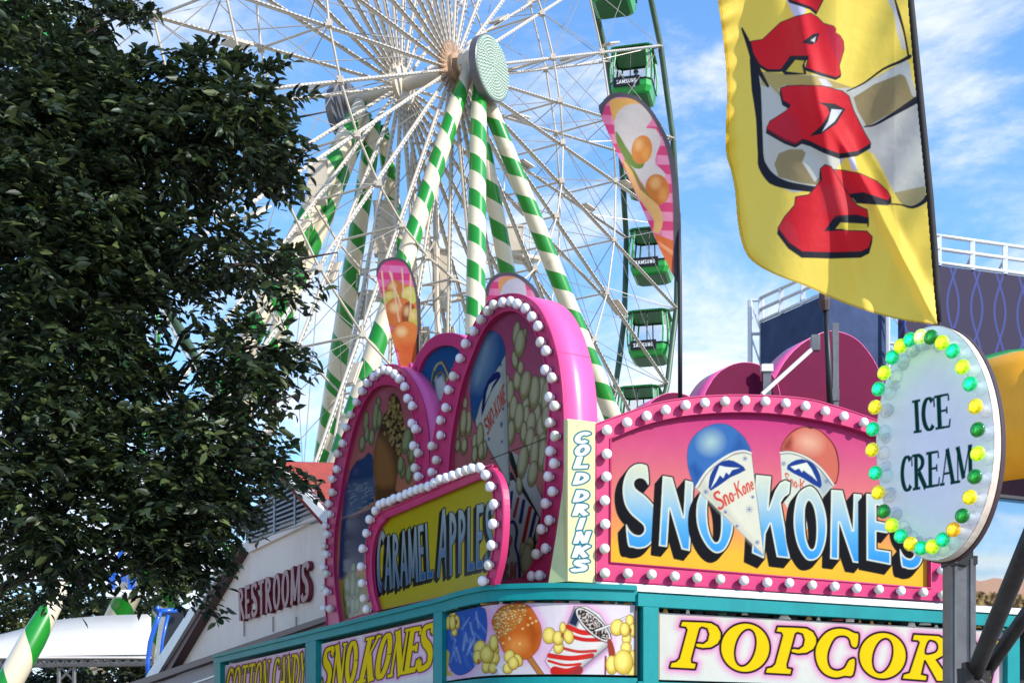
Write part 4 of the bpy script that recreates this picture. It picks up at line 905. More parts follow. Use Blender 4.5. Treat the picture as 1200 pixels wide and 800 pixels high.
# ------------------------------------------------------------------ the big wheel
CREAM = mat('wheel_cream', S(208, 194, 174), .4, .0, noise=.1, scale=1.2, dirt=S(140, 118, 95), dirtk=.5, coat=.2)
WGREEN = mat('wheel_green', S(30, 110, 44), .4, noise=.15, scale=1, coat=.2)
RIMG = mat('rim_green', S(66, 92, 70), .45, noise=.2, scale=1.5, dirt=S(120, 118, 105), dirtk=.5)
RUST = mat('rusty_hub', S(176, 142, 112), .6, noise=.4, scale=3, dirt=S(70, 42, 28), dirtk=.95)
CABLE = mat('brace_metal', S(158, 150, 140), .4, .3, noise=.15, scale=1)
def strip_mat():
    m = bpy.data.materials.new('lamp_strip'); m.use_nodes = True; t = m.node_tree; b = t.nodes['Principled BSDF']
    tcn = t.nodes.new('ShaderNodeTexCoord'); sp_ = t.nodes.new('ShaderNodeVectorMath'); sp_.operation = 'LENGTH'; t.links.new(tcn.outputs['Object'], sp_.inputs[0])
    a = t.nodes.new('ShaderNodeMath'); a.operation = 'MULTIPLY'; a.inputs[1].default_value = 4.2; t.links.new(sp_.outputs['Value'], a.inputs[0])
    fr = t.nodes.new('ShaderNodeMath'); fr.operation = 'FRACT'; t.links.new(a.outputs[0], fr.inputs[0])
    g_ = t.nodes.new('ShaderNodeMath'); g_.operation = 'GREATER_THAN'; g_.inputs[1].default_value = .5; t.links.new(fr.outputs[0], g_.inputs[0])
    mm = t.nodes.new('ShaderNodeMix'); mm.data_type = 'RGBA'; t.links.new(g_.outputs[0], mm.inputs[0]); mm.inputs[6].default_value = (*S(150, 146, 142), 1); mm.inputs[7].default_value = (*S(204, 196, 184), 1)
    t.links.new(mm.outputs[2], b.inputs['Base Color']); b.inputs['Roughness'].default_value = .4; return m
STRIP = strip_mat()
def stripe_mat():
    m = bpy.data.materials.new('spiral_stripes'); m.use_nodes = True; t = m.node_tree; b = t.nodes['Principled BSDF']; L_ = t.links.new
    tcn = t.nodes.new('ShaderNodeTexCoord'); sp_ = t.nodes.new('ShaderNodeSeparateXYZ'); L_(tcn.outputs['Object'], sp_.inputs[0])
    an = t.nodes.new('ShaderNodeMath'); an.operation = 'ARCTAN2'; L_(sp_.outputs[1], an.inputs[0]); L_(sp_.outputs[0], an.inputs[1])
    a2 = t.nodes.new('ShaderNodeMath'); a2.operation = 'DIVIDE'; a2.inputs[1].default_value = 2 * math.pi; L_(an.outputs[0], a2.inputs[0])
    zd = t.nodes.new('ShaderNodeMath'); zd.operation = 'DIVIDE'; zd.inputs[1].default_value = 1.55; L_(sp_.outputs[2], zd.inputs[0])
    su = t.nodes.new('ShaderNodeMath'); su.operation = 'ADD'; L_(a2.outputs[0], su.inputs[0]); L_(zd.outputs[0], su.inputs[1])
    fr = t.nodes.new('ShaderNodeMath'); fr.operation = 'FRACT'; L_(su.outputs[0], fr.inputs[0])
    g_ = t.nodes.new('ShaderNodeMath'); g_.operation = 'GREATER_THAN'; g_.inputs[1].default_value = .52; L_(fr.outputs[0], g_.inputs[0])
    mm = t.nodes.new('ShaderNodeMix'); mm.data_type = 'RGBA'; L_(g_.outputs[0], mm.inputs[0]); mm.inputs[6].default_value = (*S(226, 212, 182), 1); mm.inputs[7].default_value = (*S(24, 138, 36), 1)
    nz = t.nodes.new('ShaderNodeTexNoise'); nz.inputs['Scale'].default_value = 2.2; nz.inputs['Detail'].default_value = 9; L_(tcn.outputs['Object'], nz.inputs['Vector'])
    r_ = t.nodes.new('ShaderNodeMapRange'); L_(nz.outputs[0], r_.inputs[0]); r_.inputs[1].default_value = .6; r_.inputs[2].default_value = .78; r_.inputs[4].default_value = .45
    m2 = t.nodes.new('ShaderNodeMix'); m2.data_type = 'RGBA'; L_(r_.outputs[0], m2.inputs[0]); L_(mm.outputs[2], m2.inputs[6]); m2.inputs[7].default_value = (*S(150, 130, 96), 1)
    L_(m2.outputs[2], b.inputs['Base Color']); b.inputs['Roughness'].default_value = .32; b.inputs['Coat Weight'].default_value = .3; return m
STRIPE = stripe_mat()

YC = 53.0; TH = 1.0326; WT = Vector((math.cos(TH), math.sin(TH), 0)); WN = Vector((math.sin(TH), -math.cos(TH), 0)); UP = Vector((0, 0, 1))
HUB = Vector((-.0387 * YC, YC, EYE + .5195 * YC)); RW = .399 * YC; AF = -.0573 * YC      # near rim at 0, far rim at AF along WN
wheel = empty('ferris_wheel', Vector((HUB.x, HUB.y, 0)), 'giant white spoked wheel with green cabins and green-and-cream striped legs', 'ferris wheel')
def wp(phi, r, a=0.): return HUB + WT * (r * math.cos(rad(phi))) + UP * (r * math.sin(rad(phi))) + WN * a
PH0 = 2.8; NS = 30
phs = [PH0 + 12 * k for k in range(NS)]
def oriented(name, me, p, d, m, parent, side=None):
    """part whose local Z runs along d from p"""
    o = bpy.data.objects.new(name, me); COL.objects.link(o); o.parent = parent; o.location = p - root_loc(parent)
    if side is not None:
        z = d.normalized(); y = z.cross(side).normalized(); x = y.cross(z); o.rotation_euler = Matrix((x, y, z)).transposed().to_euler()
    else: o.rotation_euler = d.to_track_quat('Z', 'Y').to_euler()
    if m and not me.materials: me.materials.append(m)
    return o
def spoke_mesh(a0, a1):
    b = MB(); ln = RW
    b.tube([(0, 0, .55), (0, 0, ln)], [.07, .062], 8)
    b.bar((0, .095, .9), (0, .095, ln - .1), .045, .05, up=(0, 1, 0), mi=1)
    return b.mesh(mats=[CREAM, STRIP])
SPK = spoke_mesh(0, 0)
pl = MB(); pl.box((0, 0, 0), .62, .06, 1.05); pl.box((0, .05, 0), .5, .05, .9); PLM = pl.mesh('light_panel'); PLM.materials.append(CREAM)
for side, A0, A1 in (('near', -.35, 0.), ('far', AF + .2, AF)):
    for i, ph in enumerate(phs):
        p0 = wp(ph, 0, A0); p1 = wp(ph, RW, A1); d = (p1 - p0).normalized(); sd = WN
        sp_ = oriented('spoke', SPK, p0, d, None, wheel, side=wp(ph + 90, 1, 0) - HUB)
        if side == 'far':
            q = wp(ph + 1.0, RW * .47, AF + .15); oriented('light_panel', PLM, q, d, None, wheel, side=WN)
        if i % 2 == 0:
            q = wp(ph + 1.3, RW * (.72 if side == 'near' else .8), A1 - .2); oriented('light_panel', PLM, q, d, None, wheel, side=WN)
for a in (0., AF):
    for fr_, r_ in ((.4, .045), (.65, .045)):
        b = MB(); b.tube([wp(ph, RW * fr_, a) for ph in phs + [phs[0]]], r_, 6); obj('ring_bar', b.mesh(), CREAM, wheel, smooth=True)
    b = MB(); b.tube([wp(ph, RW, a) for ph in phs + [phs[0]]], .15, 8); obj('rim', b.mesh(), RIMG, wheel, smooth=True)
    b = MB(); b.tube([wp(PH0 + 12 * k * .5, RW + .18, a) for k in range(61)], .04, 5); obj('rim_light_strip', b.mesh(), STRIP, wheel)
for i, ph in enumerate(phs):
    for fr_, r_ in ((1, .085), (.4, .045), (.65, .045)):
        b = MB(); b.tube([wp(ph, RW * fr_, 0.1), wp(ph, RW * fr_, AF - .1)], r_, 6)
        for a in (0, AF): b.box(wp(ph, RW * fr_, a), .22, .22, .22)
        obj('cross_bar', b.mesh(), CREAM, wheel)
    b = MB(); rs = [.12, .27, .4, .53, .65, .8, 1.0]
    for k in range(6):
        a0, a1 = (0, AF) if k % 2 == 0 else (AF, 0)
        b.tube([wp(ph, RW * rs[k], a0), wp(ph, RW * rs[k + 1], a1)], .021, 4)
    for k, (r0, r1) in enumerate(((.4, .65), (.65, 1.0))):
        for a in (0, AF):
            b.tube([wp(ph, RW * r0, a), wp(ph + 12, RW * r1, a)], .017, 4); b.tube([wp(ph + 12, RW * r0, a), wp(ph, RW * r1, a)], .017, 4)
    obj('brace_cables', b.mesh(), CABLE, wheel)
# hub
Rn = WN.to_track_quat('Z', 'Y').to_matrix().to_4x4()
def lathe_at(a, prof, m, name, n=36, mats=None):
    b = MB(); M = Matrix.Translation(HUB + WN * a) @ Rn; b.lathe(prof, n, M); return obj(name, b.mesh(), m, wheel, smooth=False)
lathe_at(-.35, [(.3, -.25), (.74, -.2), (.8, -.05), (.76, .1), (.58, .14), (.56, .3), (.3, .34), (.26, .5)], RUST, 'hub_flange')
lathe_at(AF + .2, [(.3, -.5), (.32, -.3), (.72, -.1), (.76, .05), (.72, .2), (.3, .25)], CREAM, 'hub_flange')
lathe_at(0, [(.27, AF - 2.6), (.27, 1.1)], CREAM, 'axle')
# socket stubs round the near flange
b = MB()
for ph in phs: b.tube([wp(ph, .5, -.3), wp(ph, 1.05, -.3)], .085, 8)
obj('spoke_sockets', b.mesh(), RUST, wheel)
b = MB(); b.box(HUB + WN * .65 + UP * -.25, .9, .7, 1.1); b.box(HUB + WN * .3 + UP * .1, .5, .9, .6); b.tube([HUB + WN * .2, HUB + WN * 1.2], .5, 14); obj('bearing_block', b.mesh(), CREAM, wheel)
# dotted lamp discs on both ends of the axle
def disc(a, nrm, name='hub_disc'):
    c0 = HUB + WN * a + UP * -.43; q = (WN * nrm).to_track_quat('Z', 'Y').to_matrix().to_4x4(); M = Matrix.Translation(c0) @ q
    b = MB(); b.lathe([(1.12, -.32), (1.23, -.3), (1.23, .0), (1.19, .03)], 48, M)
    o = obj(name, b.mesh(), mat('disc_rim', S(110, 108, 112), .4, .4), wheel)
    b = MB(); b.lathe([(1.18, .035), (1.15, .04)], 48, M)
    f_ = obj('disc_face', b.mesh(), mat('disc_face_green', S(132, 158, 136), .45, noise=.1), o)
    b = MB()
    for k in range(1, 11):
        r = 1.12 * k / 10.2; n = int(2 * math.pi * r / .125)
        for j in range(n):
            aa = 2 * math.pi * j / n; p = M @ Vector((r * math.cos(aa), r * math.sin(aa), .06)); b.box(p, .05, .05, .05)
    obj('lamp_dots', b.mesh(), mat('lamp_dot_white', S(226, 232, 220), .4), o)['kind'] = 'stuff'
disc(1.5, 1); disc(AF - 2.7, -1)
# striped legs
def leg(top, foot, r0, r1, name='striped_leg', parent=None, m=None):
    top = Vector(top); foot = Vector(foot); d = foot - top; ln = d.length
    b = MB(); b.tube([(0, 0, 0), (0, 0, ln * .04), (0, 0, ln * .3), (0, 0, ln)], [r0 * .75, r0, (r0 + r1) / 2 * 1.02, r1], 28)
    for k in range(1, 4): b.tube([(0, 0, ln * k / 4 - .08), (0, 0, ln * k / 4 + .08)], r0 * 1.12 if k < 2 else r1 * 1.08, 28)
    me = b.mesh(); me.polygons.foreach_set('use_smooth', [True] * len(me.polygons))
    return oriented(name, me, top, d, m or STRIPE, parent or wheel)
def gp(u, Y): return Vector(((u - CX) / F * Y, Y, 0))
hn = HUB + WN * .55; hf = HUB + WN * (AF - 1.4)
leg(hn + UP * -.55 + WT * -.35, gp(258, 46), .31, .4)
leg(hn + UP * -.85 + WN * .35, gp(547, 45.5), .31, .4)
leg(hn + UP * -.6 + WT * .5 + WN * .1, gp(898, 60), .31, .4)
leg(HUB + WN * .4 + UP * -1.3 + WT * .5, gp(712, 64), .31, .4)
leg(hf + UP * -.5 + WT * -.5, gp(30, 51), .38, .5)
leg(hf + UP * -.7 + WN * -.1, gp(95, 54), .31, .4)
leg(hf + UP * -.8 + WT * .4, gp(318, 66), .36, .48)
leg(hf + UP * -.8 + WT * .9, gp(560, 70), .31, .4)
# service mast, platform with rails behind the legs
b = MB(); c0 = P(497, 400, 56)
for sx in (-.9, .9):
    for sy in (-.9, .9): b.tube([Vector((c0.x + sx, 56 + sy, 0)), Vector((c0.x + sx * .5, 56 + sy * .5, HUB.z - 2.2))], .11, 6)
for k in range(14):
    z0, z1 = k * 1.95, (k + 1) * 1.95; s0, s1 = .9 - .4 * z0 / 28, .9 - .4 * z1 / 28
    for a_, b_ in (((-1, -1), (1, -1)), ((1, -1), (1, 1)), ((-1, -1), (-1, 1))):
        b.tube([Vector((c0.x + a_[0] * s0, 56 + a_[1] * s0, z0)), Vector((c0.x + b_[0] * s1, 56 + b_[1] * s1, z1))], .05, 5)
        b.tube([Vector((c0.x + a_[0] * s1, 56 + a_[1] * s1, z1)), Vector((c0.x + b_[0] * s1, 56 + b_[1] * s1, z1))], .05, 5)
obj('service_mast', b.mesh(), CREAM, wheel)
for (u0, u1, v, Y) in ((590, 628, 300, 62), (420, 480, 345, 58)):
    b = MB(); a_ = P(u0, v, Y); c_ = P(u1, v + 6, Y + 2); m_ = (a_ + c_) / 2
    b.bar(a_, c_, 1.1, .16); 
    for f_ in np.linspace(0, 1, 6):
        p = a_.lerp(c_, f_); b.tube([p + Vector((0, -.6, .1)), p + Vector((0, -.6, 1.25))], .03, 5)
    for h_ in (.65, 1.25): b.tube([a_ + Vector((0, -.6, h_)), c_ + Vector((0, -.6, h_))], .03, 5)
    obj('service_platform', b.mesh(), CREAM, wheel)
b = MB()
for (u, v, Y, sx, sz) in ((372, 215, 52, .7, 1.5), (450, 270, 56, .8, 2.1), (470, 350, 57, .8, 1.6), (452, 325, 55, .6, 1.8), (603, 285, 58, .7, 1.2), (517, 330, 57, .7, 2.4)):
    b = MB(); b.box(P(u, v, Y), sx, .5, sz); b.box(P(u, v, Y) + Vector((0, 0, sz * .5 + .04)), sx * 1.1, .6, .08); obj('equipment_box', b.mesh(), CREAM, wheel)

# cabins
CABG = mat('cabin_green', S(40, 165, 66), .3, noise=.08, coat=.3, scale=2)
CABD = mat('cabin_dark_frame', S(22, 26, 24), .4, noise=.1)
CABS = mat('cabin_floor_green', S(24, 100, 44), .45)
def glass():
    m = bpy.data.materials.new('cabin_glass'); m.use_nodes = True; b = m.node_tree.nodes['Principled BSDF']
    b.inputs['Base Color'].default_value = (.75, .82, .86, 1); b.inputs['Roughness'].default_value = .05; b.inputs['Alpha'].default_value = .28; return m
GLASS = glass()
BLKP = mat('banner_black', S(20, 20, 24), .4)
def cabin_parts():
    """meshes in cabin space: x = outward along WN, y = along WT, z up; origin at the top hanging point"""
    def oct_(sx, sy, ch, z): return [Vector(p) for p in ((sx, -sy + ch, z), (sx, sy - ch, z), (sx - ch, sy, z), (-sx + ch, sy, z), (-sx, sy - ch, z), (-sx, -sy + ch, z), (-sx + ch, -sy, z), (sx - ch, -sy, z))]
    def shell(levels):
        b = MB(); k = 8
        for lv in levels: b.v += [tuple(p) for p in lv]
        for i in range(len(levels) - 1):
            for j in range(k): b.f.append((i * k + j, i * k + (j + 1) % k, (i + 1) * k + (j + 1) % k, (i + 1) * k + j)); b.mi.append(0)
        b.f.append(tuple(range(k - 1, -1, -1))); b.mi.append(0); return b
    parts = {}
    tub = shell([oct_(.8, .86, .18, -2.52), oct_(.93, 1.0, .2, -2.46), oct_(1.03, 1.11, .22, -2.2), oct_(1.05, 1.13, .23, -1.88)])
    tub2 = shell([oct_(.76, .82, .18, -2.47), oct_(.89, .95, .2, -2.42), oct_(.98, 1.06, .22, -2.2), oct_(1.0, 1.08, .23, -1.88)])
    base = len(tub.v); tub.v += tub2.v; tub.f += [tuple(reversed([i + base for i in f])) for f in tub2.f]; tub.mi += tub2.mi
    n = 8
    for j in range(n): tub.f.append((24 + j, 24 + (j + 1) % n, base + 24 + (j + 1) % n, base + 24 + j)); tub.mi.append(0)
    parts['tub'] = (tub, CABG)
    b = MB()
    for lo, hi in ((oct_(.78, .84, .18, -2.55), oct_(.8, .86, .18, -2.525)),): b.add(lo + hi, [(7, 6, 5, 4, 3, 2, 1, 0), (8, 9, 10, 11, 12, 13, 14, 15)] + [(j, (j + 1) % 8, 8 + (j + 1) % 8, 8 + j) for j in range(8)])
    parts['underside'] = (b, CABS)
    b = MB(); mid = oct_(1.05, 1.13, .23, -1.88); m2 = oct_(1.09, 1.17, .24, -1.15); tp = oct_(.98, 1.06, .22, -.22)
    for j in range(8):
        b = MB(); b.tube([mid[j], m2[j], tp[j]], .05, 6); parts['post %d' % j] = (b, CABG)
    b = MB()
    for j in (0, 2, 4, 6):
        a_, c_ = j, (j + 1) % 8
        for f_ in (.5,): b.tube([mid[a_].lerp(mid[c_], f_), m2[a_].lerp(m2[c_], f_), tp[a_].lerp(tp[c_], f_)], .035, 5)
        b.tube([mid[a_] * .985, m2[a_] * .985, tp[a_] * .985], .05, 5)
    for lv in (mid, tp): b.tube(lv + [lv[0]], .05, 5)
    parts['window_frame'] = (b, CABD)
    b = MB()
    for j in (0, 1, 2, 3, 4, 5, 7):
        a_, c_ = j, (j + 1) % 8; b.quad(mid[a_] * .99, mid[c_] * .99, m2[c_] * .99, m2[a_] * .99); b.quad(m2[a_] * .99, m2[c_] * .99, tp[c_] * .99, tp[a_] * .99)
    parts['window_glass'] = (b, GLASS)
    b = shell([oct_(1.06, 1.16, .22, -.2), oct_(1.1, 1.2, .24, -.15), oct_(.9, 1.0, .2, -.06), oct_(.4, .4, .1, -.02)]); b.f.append(tuple(24 + j for j in range(8))); b.mi.append(0)
    for k in range(14): b.box((1.1, -1.0 + k * 2 / 13, -.19), .03, .05, .07)
    for k in range(14): b.box((-.95 + k * 1.9 / 13, -1.2, -.19), .05, .03, .07)
    parts['cabin_roof'] = (b, mat('cabin_roof_green', S(30, 130, 56), .4))
    b = MB(); b.tube([(-.95, 0, -.05), (.95, 0, -.05)], .07, 8); b.box((0, 0, -.08), .5, .3, .14); parts['hanger'] = (b, CABD)
    b = MB(); b.box((-.2, -1.17, -1.98), 1.35, .03, .5); parts['banner'] = (b, BLKP)
    b = MB(); b.box((0, .72, -2.05), 1.7, .4, .1); b.box((0, .95, -1.85), 1.7, .08, .35); b.box((0, -.72, -2.05), 1.7, .4, .1); parts['seat'] = (b, CABD)
    return parts
CP = {k: (b.mesh(k), m) for k, (b, m) in cabin_parts().items()}
for k, (me, m) in CP.items(): me.materials.append(m)
def text_mesh(txt, x0, x1, z0, z1, y, nx=110, nz=24):
    xs = np.linspace(x0, x1, nx); zs = np.linspace(z0, z1, nz); U, Q = np.meshgrid(xs * 50, -zs * 50)
    q = [(x0 * 50, -z0 * 50), (x1 * 50, -z0 * 50), (x1 * 50, -z1 * 50), (x0 * 50, -z1 * 50)]
    D = text_sdf(U, Q, txt, q, .19, .19, gap=.14); b = MB()
    for i in range(nz - 1):
        for j in range(nx - 1):
            if D[i:i + 2, j:j + 2].mean() < 0: b.quad((xs[j], y, zs[i]), (xs[j + 1], y, zs[i]), (xs[j + 1], y, zs[i + 1]), (xs[j], y, zs[i + 1]))
    return b.mesh('lettering')
TXM = text_mesh('SAMSUNG', -.72, .32, -2.08, -1.88, -1.192); TXM.materials.append(mat('letter_white', S(236, 236, 236), .5))
Mc = Matrix.Rotation(rad(17), 3, 'Z') @ Matrix((WN, WT, UP)).transposed()
for i, ph in enumerate(phs):
    e = (ph + 180) % 360 - 180
    if not (-62 < e < 45 or -110 > e or e > 100): continue
    p = wp(ph, RW, AF / 2)
    g_ = bpy.data.objects.new('cabin', CP['tub'][0]); COL.objects.link(g_); g_.parent = wheel; g_.location = p - root_loc(wheel); g_.rotation_euler = Mc.to_euler()
    for k, (me, m) in CP.items():
        if k == 'tub': continue
        o = bpy.data.objects.new(k.split()[0], me); COL.objects.link(o); o.parent = g_
    o = bpy.data.objects.new('lettering', TXM); COL.objects.link(o); o.parent = g_
    if abs(e - 26.8) < .1:
        CAB2 = p
# riders in the cabin beside the big feather flag
def rider(px, label, top, hat):
    b = bpy.data.meshes.new('person'); base = CAB2 + WN * px + WT * -.55 + UP * -1.98
    vs = [(0, 0, 0), (0, .02, .22), (0, .03, .42), (0, .0, .5), (0, -.01, .6), (0, -.02, .7), (.2, .02, .4), (.25, -.05, .18), (.2, -.28, .08), (-.2, .02, .4), (-.25, -.05, .18), (-.2, -.28, .08), (.1, -.1, 0), (.12, -.48, .02), (.12, -.5, -.4), (-.1, -.1, 0), (-.12, -.48, .02), (-.12, -.5, -.4)]
    es = [(0, 1), (1, 2), (2, 3), (3, 4), (4, 5), (2, 6), (6, 7), (7, 8), (2, 9), (9, 10), (10, 11), (0, 12), (12, 13), (13, 14), (0, 15), (15, 16), (16, 17)]
    rs = [.16, .16, .15, .06, .1, .085, .075, .055, .04, .075, .055, .04, .11, .085, .055, .11, .085, .055]
    b.from_pydata([tuple(base + WN * v[0] + WT * v[1] + UP * v[2]) for v in vs], es, [])
    o = obj('person', b, None, None, loc=base); o.modifiers.new('skin', 'SKIN')
    for i, r in enumerate(rs): b.skin_vertices[0].data[i].radius = (r, r)
    b.skin_vertices[0].data[0].use_root = True; o.modifiers.new('sub', 'SUBSURF').levels = 2; o.modifiers['sub'].render_levels = 2
    b.materials.append(top); tag(o, label, 'person')
    h = MB(); M = Matrix.Translation(base + WT * -.02 + UP * .66); h.lathe([(.13, -.02), (.135, .04), (.1, .12), (.04, .16)], 14, M); hh = obj('hat', h.mesh(), hat, o, smooth=True)
rider(-.45, 'person in dark jacket and white cap seated in the green cabin', mat('jacket_black', S(30, 30, 36), .8), mat('cap_white', S(225, 225, 225), .7))
rider(.4, 'person in grey jacket and dark cap seated in the green cabin', mat('jacket_grey', S(110, 116, 128), .8), mat('cap_dark', S(40, 42, 50), .7))

# ------------------------------------------------------------------ cloth flags: vertex grid in photo pixels carried to a folded sheet
def cloth_mat(name, tr=.35):
    m = bpy.data.materials.new(name); m.use_nodes = True; t = m.node_tree; b = t.nodes['Principled BSDF']; o = t.nodes['Material Output']
    at = t.nodes.new('ShaderNodeAttribute'); at.attribute_name = 'paint'; b.inputs['Roughness'].default_value = .6; b.inputs['Specular IOR Level'].default_value = .25
    b.inputs['Sheen Weight'].default_value = .2
    tcn = t.nodes.new('ShaderNodeTexCoord'); wv = t.nodes.new('ShaderNodeTexNoise'); wv.inputs['Scale'].default_value = 9; wv.inputs['Detail'].default_value = 5; t.links.new(tcn.outputs['Object'], wv.inputs['Vector'])
    bp = t.nodes.new('ShaderNodeBump'); bp.inputs['Strength'].default_value = .35; bp.inputs['Distance'].default_value = .02; t.links.new(wv.outputs[0], bp.inputs['Height']); t.links.new(bp.outputs[0], b.inputs['Normal'])
    t.links.new(at.outputs['Color'], b.inputs['Base Color']); tl = t.nodes.new('ShaderNodeBsdfTranslucent'); t.links.new(at.outputs['Color'], tl.inputs['Color'])
    ms = t.nodes.new('ShaderNodeMixShader'); ms.inputs[0].default_value = tr; t.links.new(b.outputs[0], ms.inputs[1]); t.links.new(tl.outputs[0], ms.inputs[2]); t.links.new(ms.outputs[0], o.inputs[0]); return m
FLAGM = cloth_mat('flag_cloth', .4); FEATH = cloth_mat('feather_cloth', .4)
class Cloth(Canvas):
    def __init__(s, u0, u1, v0, v1, step, depth, base):
        us = np.arange(u0, u1 + step, step); vs = np.arange(v1, v0 - step, -step)
        s.U, s.V = np.meshgrid(us, vs); s.Y = depth(s.U, s.V); s.X = (s.U - CX) / F * s.Y; s.Z = EYE + (VH - s.V) / F * s.Y; s.init(base)
# ---- lemonade flag
def ldepth(U, W):
    ridge = 1000 + (W - 190) * (97 / 188)                      # the long crease to the lower tip
    d = U - ridge
    y = 6.0 - (U - 850) * .0010 + .05 * np.sin((U - 850) / 26.0 + W / 160.) * np.clip((1060 - U) / 80, .15, 1)
    y += np.where(W > 120, -.055 * np.exp(-(d / 9.) ** 2) * np.clip((W - 120) / 80, 0, 1), 0)
    r2 = 945 + (W - 60) * .22
    y += -.04 * np.exp(-((U - r2) / 12.) ** 2) + .02 * np.sin(W / 31. + U / 47.)
    y += .014 * np.sin(W / 4.6 + U / 9.) * np.clip((872 - U) / 26, 0, 1)
    y += .01 * np.sin((U + W * .6) / 9.) * np.clip((U - 1000) / 50, 0, 1)
    return y
t = empty('lemonade_flag', P(1093, 380, 5.8), 'big yellow feather flag with red letters on black pole above the oval sign', 'flag')
c = Cloth(836, 1106, -60, 388, .8, ldepth, (255, 222, 92))
H = (840, 0, 4.0); Q = (820, 180, 3.81)
YB = (30, 30, 42)
edge_l = [(838, -60), (841, 0), (845, 30), (849.5, 70), (851.5, 110), (850, 150), (850.5, 180), (856, 200), (861, 225), (864, 260), (869, 285), (877, 302), (892, 314), (915, 325), (945, 336), (980, 352), (1020, 366), (1060, 376), (1099, 381)]
rgt = [(1098, 372), (1094, 330), (1091, 290), (1086, 230), (1078, 150), (1070, 70), (1064, 0), (1058, -60)]
c.poly([(836, -60)] + [(842 + 0, 0), (853, 60), (858, 130), (862, 200), (876, 290), (900, 316), (836, 330)], (244, 196, 44), soft=6)
jar = [(888, 84), (900, 88), (960, 88), (1000, 105), (1063, 70), (1074, 110), (1079, 150), (1085, 235), (1080, 242), (1062, 243), (1048, 225), (1025, 180), (1000, 175), (960, 222), (930, 226), (905, 215), (896, 200), (893, 190)]
c.poly(jar, (204, 200, 186))
c.poly(tf([(200, 335), (245, 395), (240, 410), (210, 400)], *H), (190, 168, 100)); c.poly([(889, 84), (960, 90), (1000, 103), (965, 104), (920, 100), (912, 104), (916, 118), (924, 124), (904, 102)], (192, 168, 98))
c.poly(tf([(205, 405), (240, 412), (330, 505), (240, 590), (235, 750), (225, 700)], *H), (206, 204, 194))
c.poly([(1012, 168), (985, 176), (1006, 200), (1030, 248), (1060, 300), (1040, 215)], (228, 200, 70))
c.poly(tf([(560, 70), (600, 60), (720, 0), (840, 130), (860, 200), (850, 220), (700, 90), (570, 90)], *(840, 130, 3.9)), (0, 0, 0), al=0)
c.poly(tf([(270, 770), (290, 720), (340, 700), (400, 700), (460, 760), (500, 790), (500, 870), (400, 860), (290, 830)], *H), (160, 140, 98))
c.poly([(945, 178), (965, 190), (962, 205), (955, 214), (940, 190)], (206, 204, 194))
c.poly(tf([(640, 455), (740, 390), (850, 345), (885, 365), (915, 450), (920, 470), (720, 585), (695, 580)], *H), (160, 140, 96), sm=2)
c.poly(tf([(625, 420), (700, 395), (890, 290), (905, 300), (915, 390), (895, 365), (860, 348), (740, 395), (640, 458)], *H), (212, 210, 198))
c.poly([(1014, 166), (1048, 150), (1078, 128), (1082, 180), (1085, 225), (1064, 222), (1048, 225), (1030, 190)], (208, 204, 192), soft=2)
c.poly([(1048, 226), (1066, 222), (1084, 218), (1085, 232), (1078, 240), (1062, 243), (1054, 236)], (176, 160, 112))
c.poly(tf([(800, 0), (826, 0), (845, 60), (862, 130), (885, 230), (870, 235), (845, 150), (830, 60)], *H), (208, 206, 210))
c.poly(tf([(325, 0), (385, 0), (420, 50), (400, 75), (360, 78)], *H), (216, 210, 230)); c.poly(tf([(475, 368), (510, 372), (545, 405), (500, 405)], *H), (214, 210, 232)); c.poly(tf([(616, 740), (645, 735), (660, 800), (632, 800)], *H), (214, 212, 236))
ln = lambda p, r, T=H: c.line(tf(p, *T), r, YB, sm=3)
ln([(118, 135), (150, 210), (180, 300), (240, 405)], [1.2, 3, 3.4, 1.4]); ln([(170, 280), (185, 420), (198, 560), (205, 720), (215, 780), (260, 840), (330, 868), (400, 880), (470, 890)], [4, 5.5, 3.6, 3.4, 5.0, 6, 4.5, 4, 3.4])
ln([(835, 0), (855, 70), (880, 160), (900, 275)], [1, 1.8, 1.2, 1.2]); ln([(905, 265), (860, 290), (780, 325), (690, 390), (610, 428)], [2.2, 1.8, 1.3, 1, .7]); ln([(935, 470), (890, 498), (820, 540), (740, 585), (690, 595)], [4, 3.2, 2, 1.3, .6])
ln([(1085 - 820) and (1015, 195), (1000, 215), (950, 240), (895, 228), (840, 225)], [3, 2.4, 1.6, .9, .9], Q)
def red(pts, sh=(-.8, 2.6), T=H, sm=2, grow=1.0, col=(224, 24, 40)):
    p = np.array(tf(pts, *T)); p = smooth_poly(p, sm) if sm else p; W = c.win((p[:, 0].min() - 6, p[:, 1].min() - 5, p[:, 0].max() + 6, p[:, 1].max() + 8)); U, Q_ = c.U[W], c.V[W]
    d = np.full(U.shape, 1e9)
    for k in (0, .33, .66, 1): d = np.minimum(d, sd_poly(U - sh[0] * k, Q_ - sh[1] * k, p))
    c.put(d - grow, YB, w_=W); c.put(sd_poly(U, Q_, p), col, w_=W)
red([(310, -60), (345, 0), (400, 18), (440, 32), (468, 55), (500, -10), (480, -60)], sm=0)
red([(160, 196), (215, 188), (300, 108), (370, 80), (440, 64), (470, 82), (500, 112), (545, 125), (556, 140), (548, 155), (575, 168), (592, 195), (594, 235), (572, 310), (580, 350), (560, 362), (500, 345), (420, 318), (432, 268), (345, 268), (300, 325), (240, 325), (200, 300), (172, 250)], sm=0)
c.poly(tf([(505, 115), (555, 128), (556, 150), (580, 172), (590, 230), (570, 300), (545, 240)], *H), (196, 30, 58), soft=1.5)
c.poly(tf([(400, 200), (450, 160), (482, 155), (470, 195), (445, 212)], *H), YB); c.poly(tf([(440, 190), (465, 172), (458, 200)], *H), (206, 208, 200))
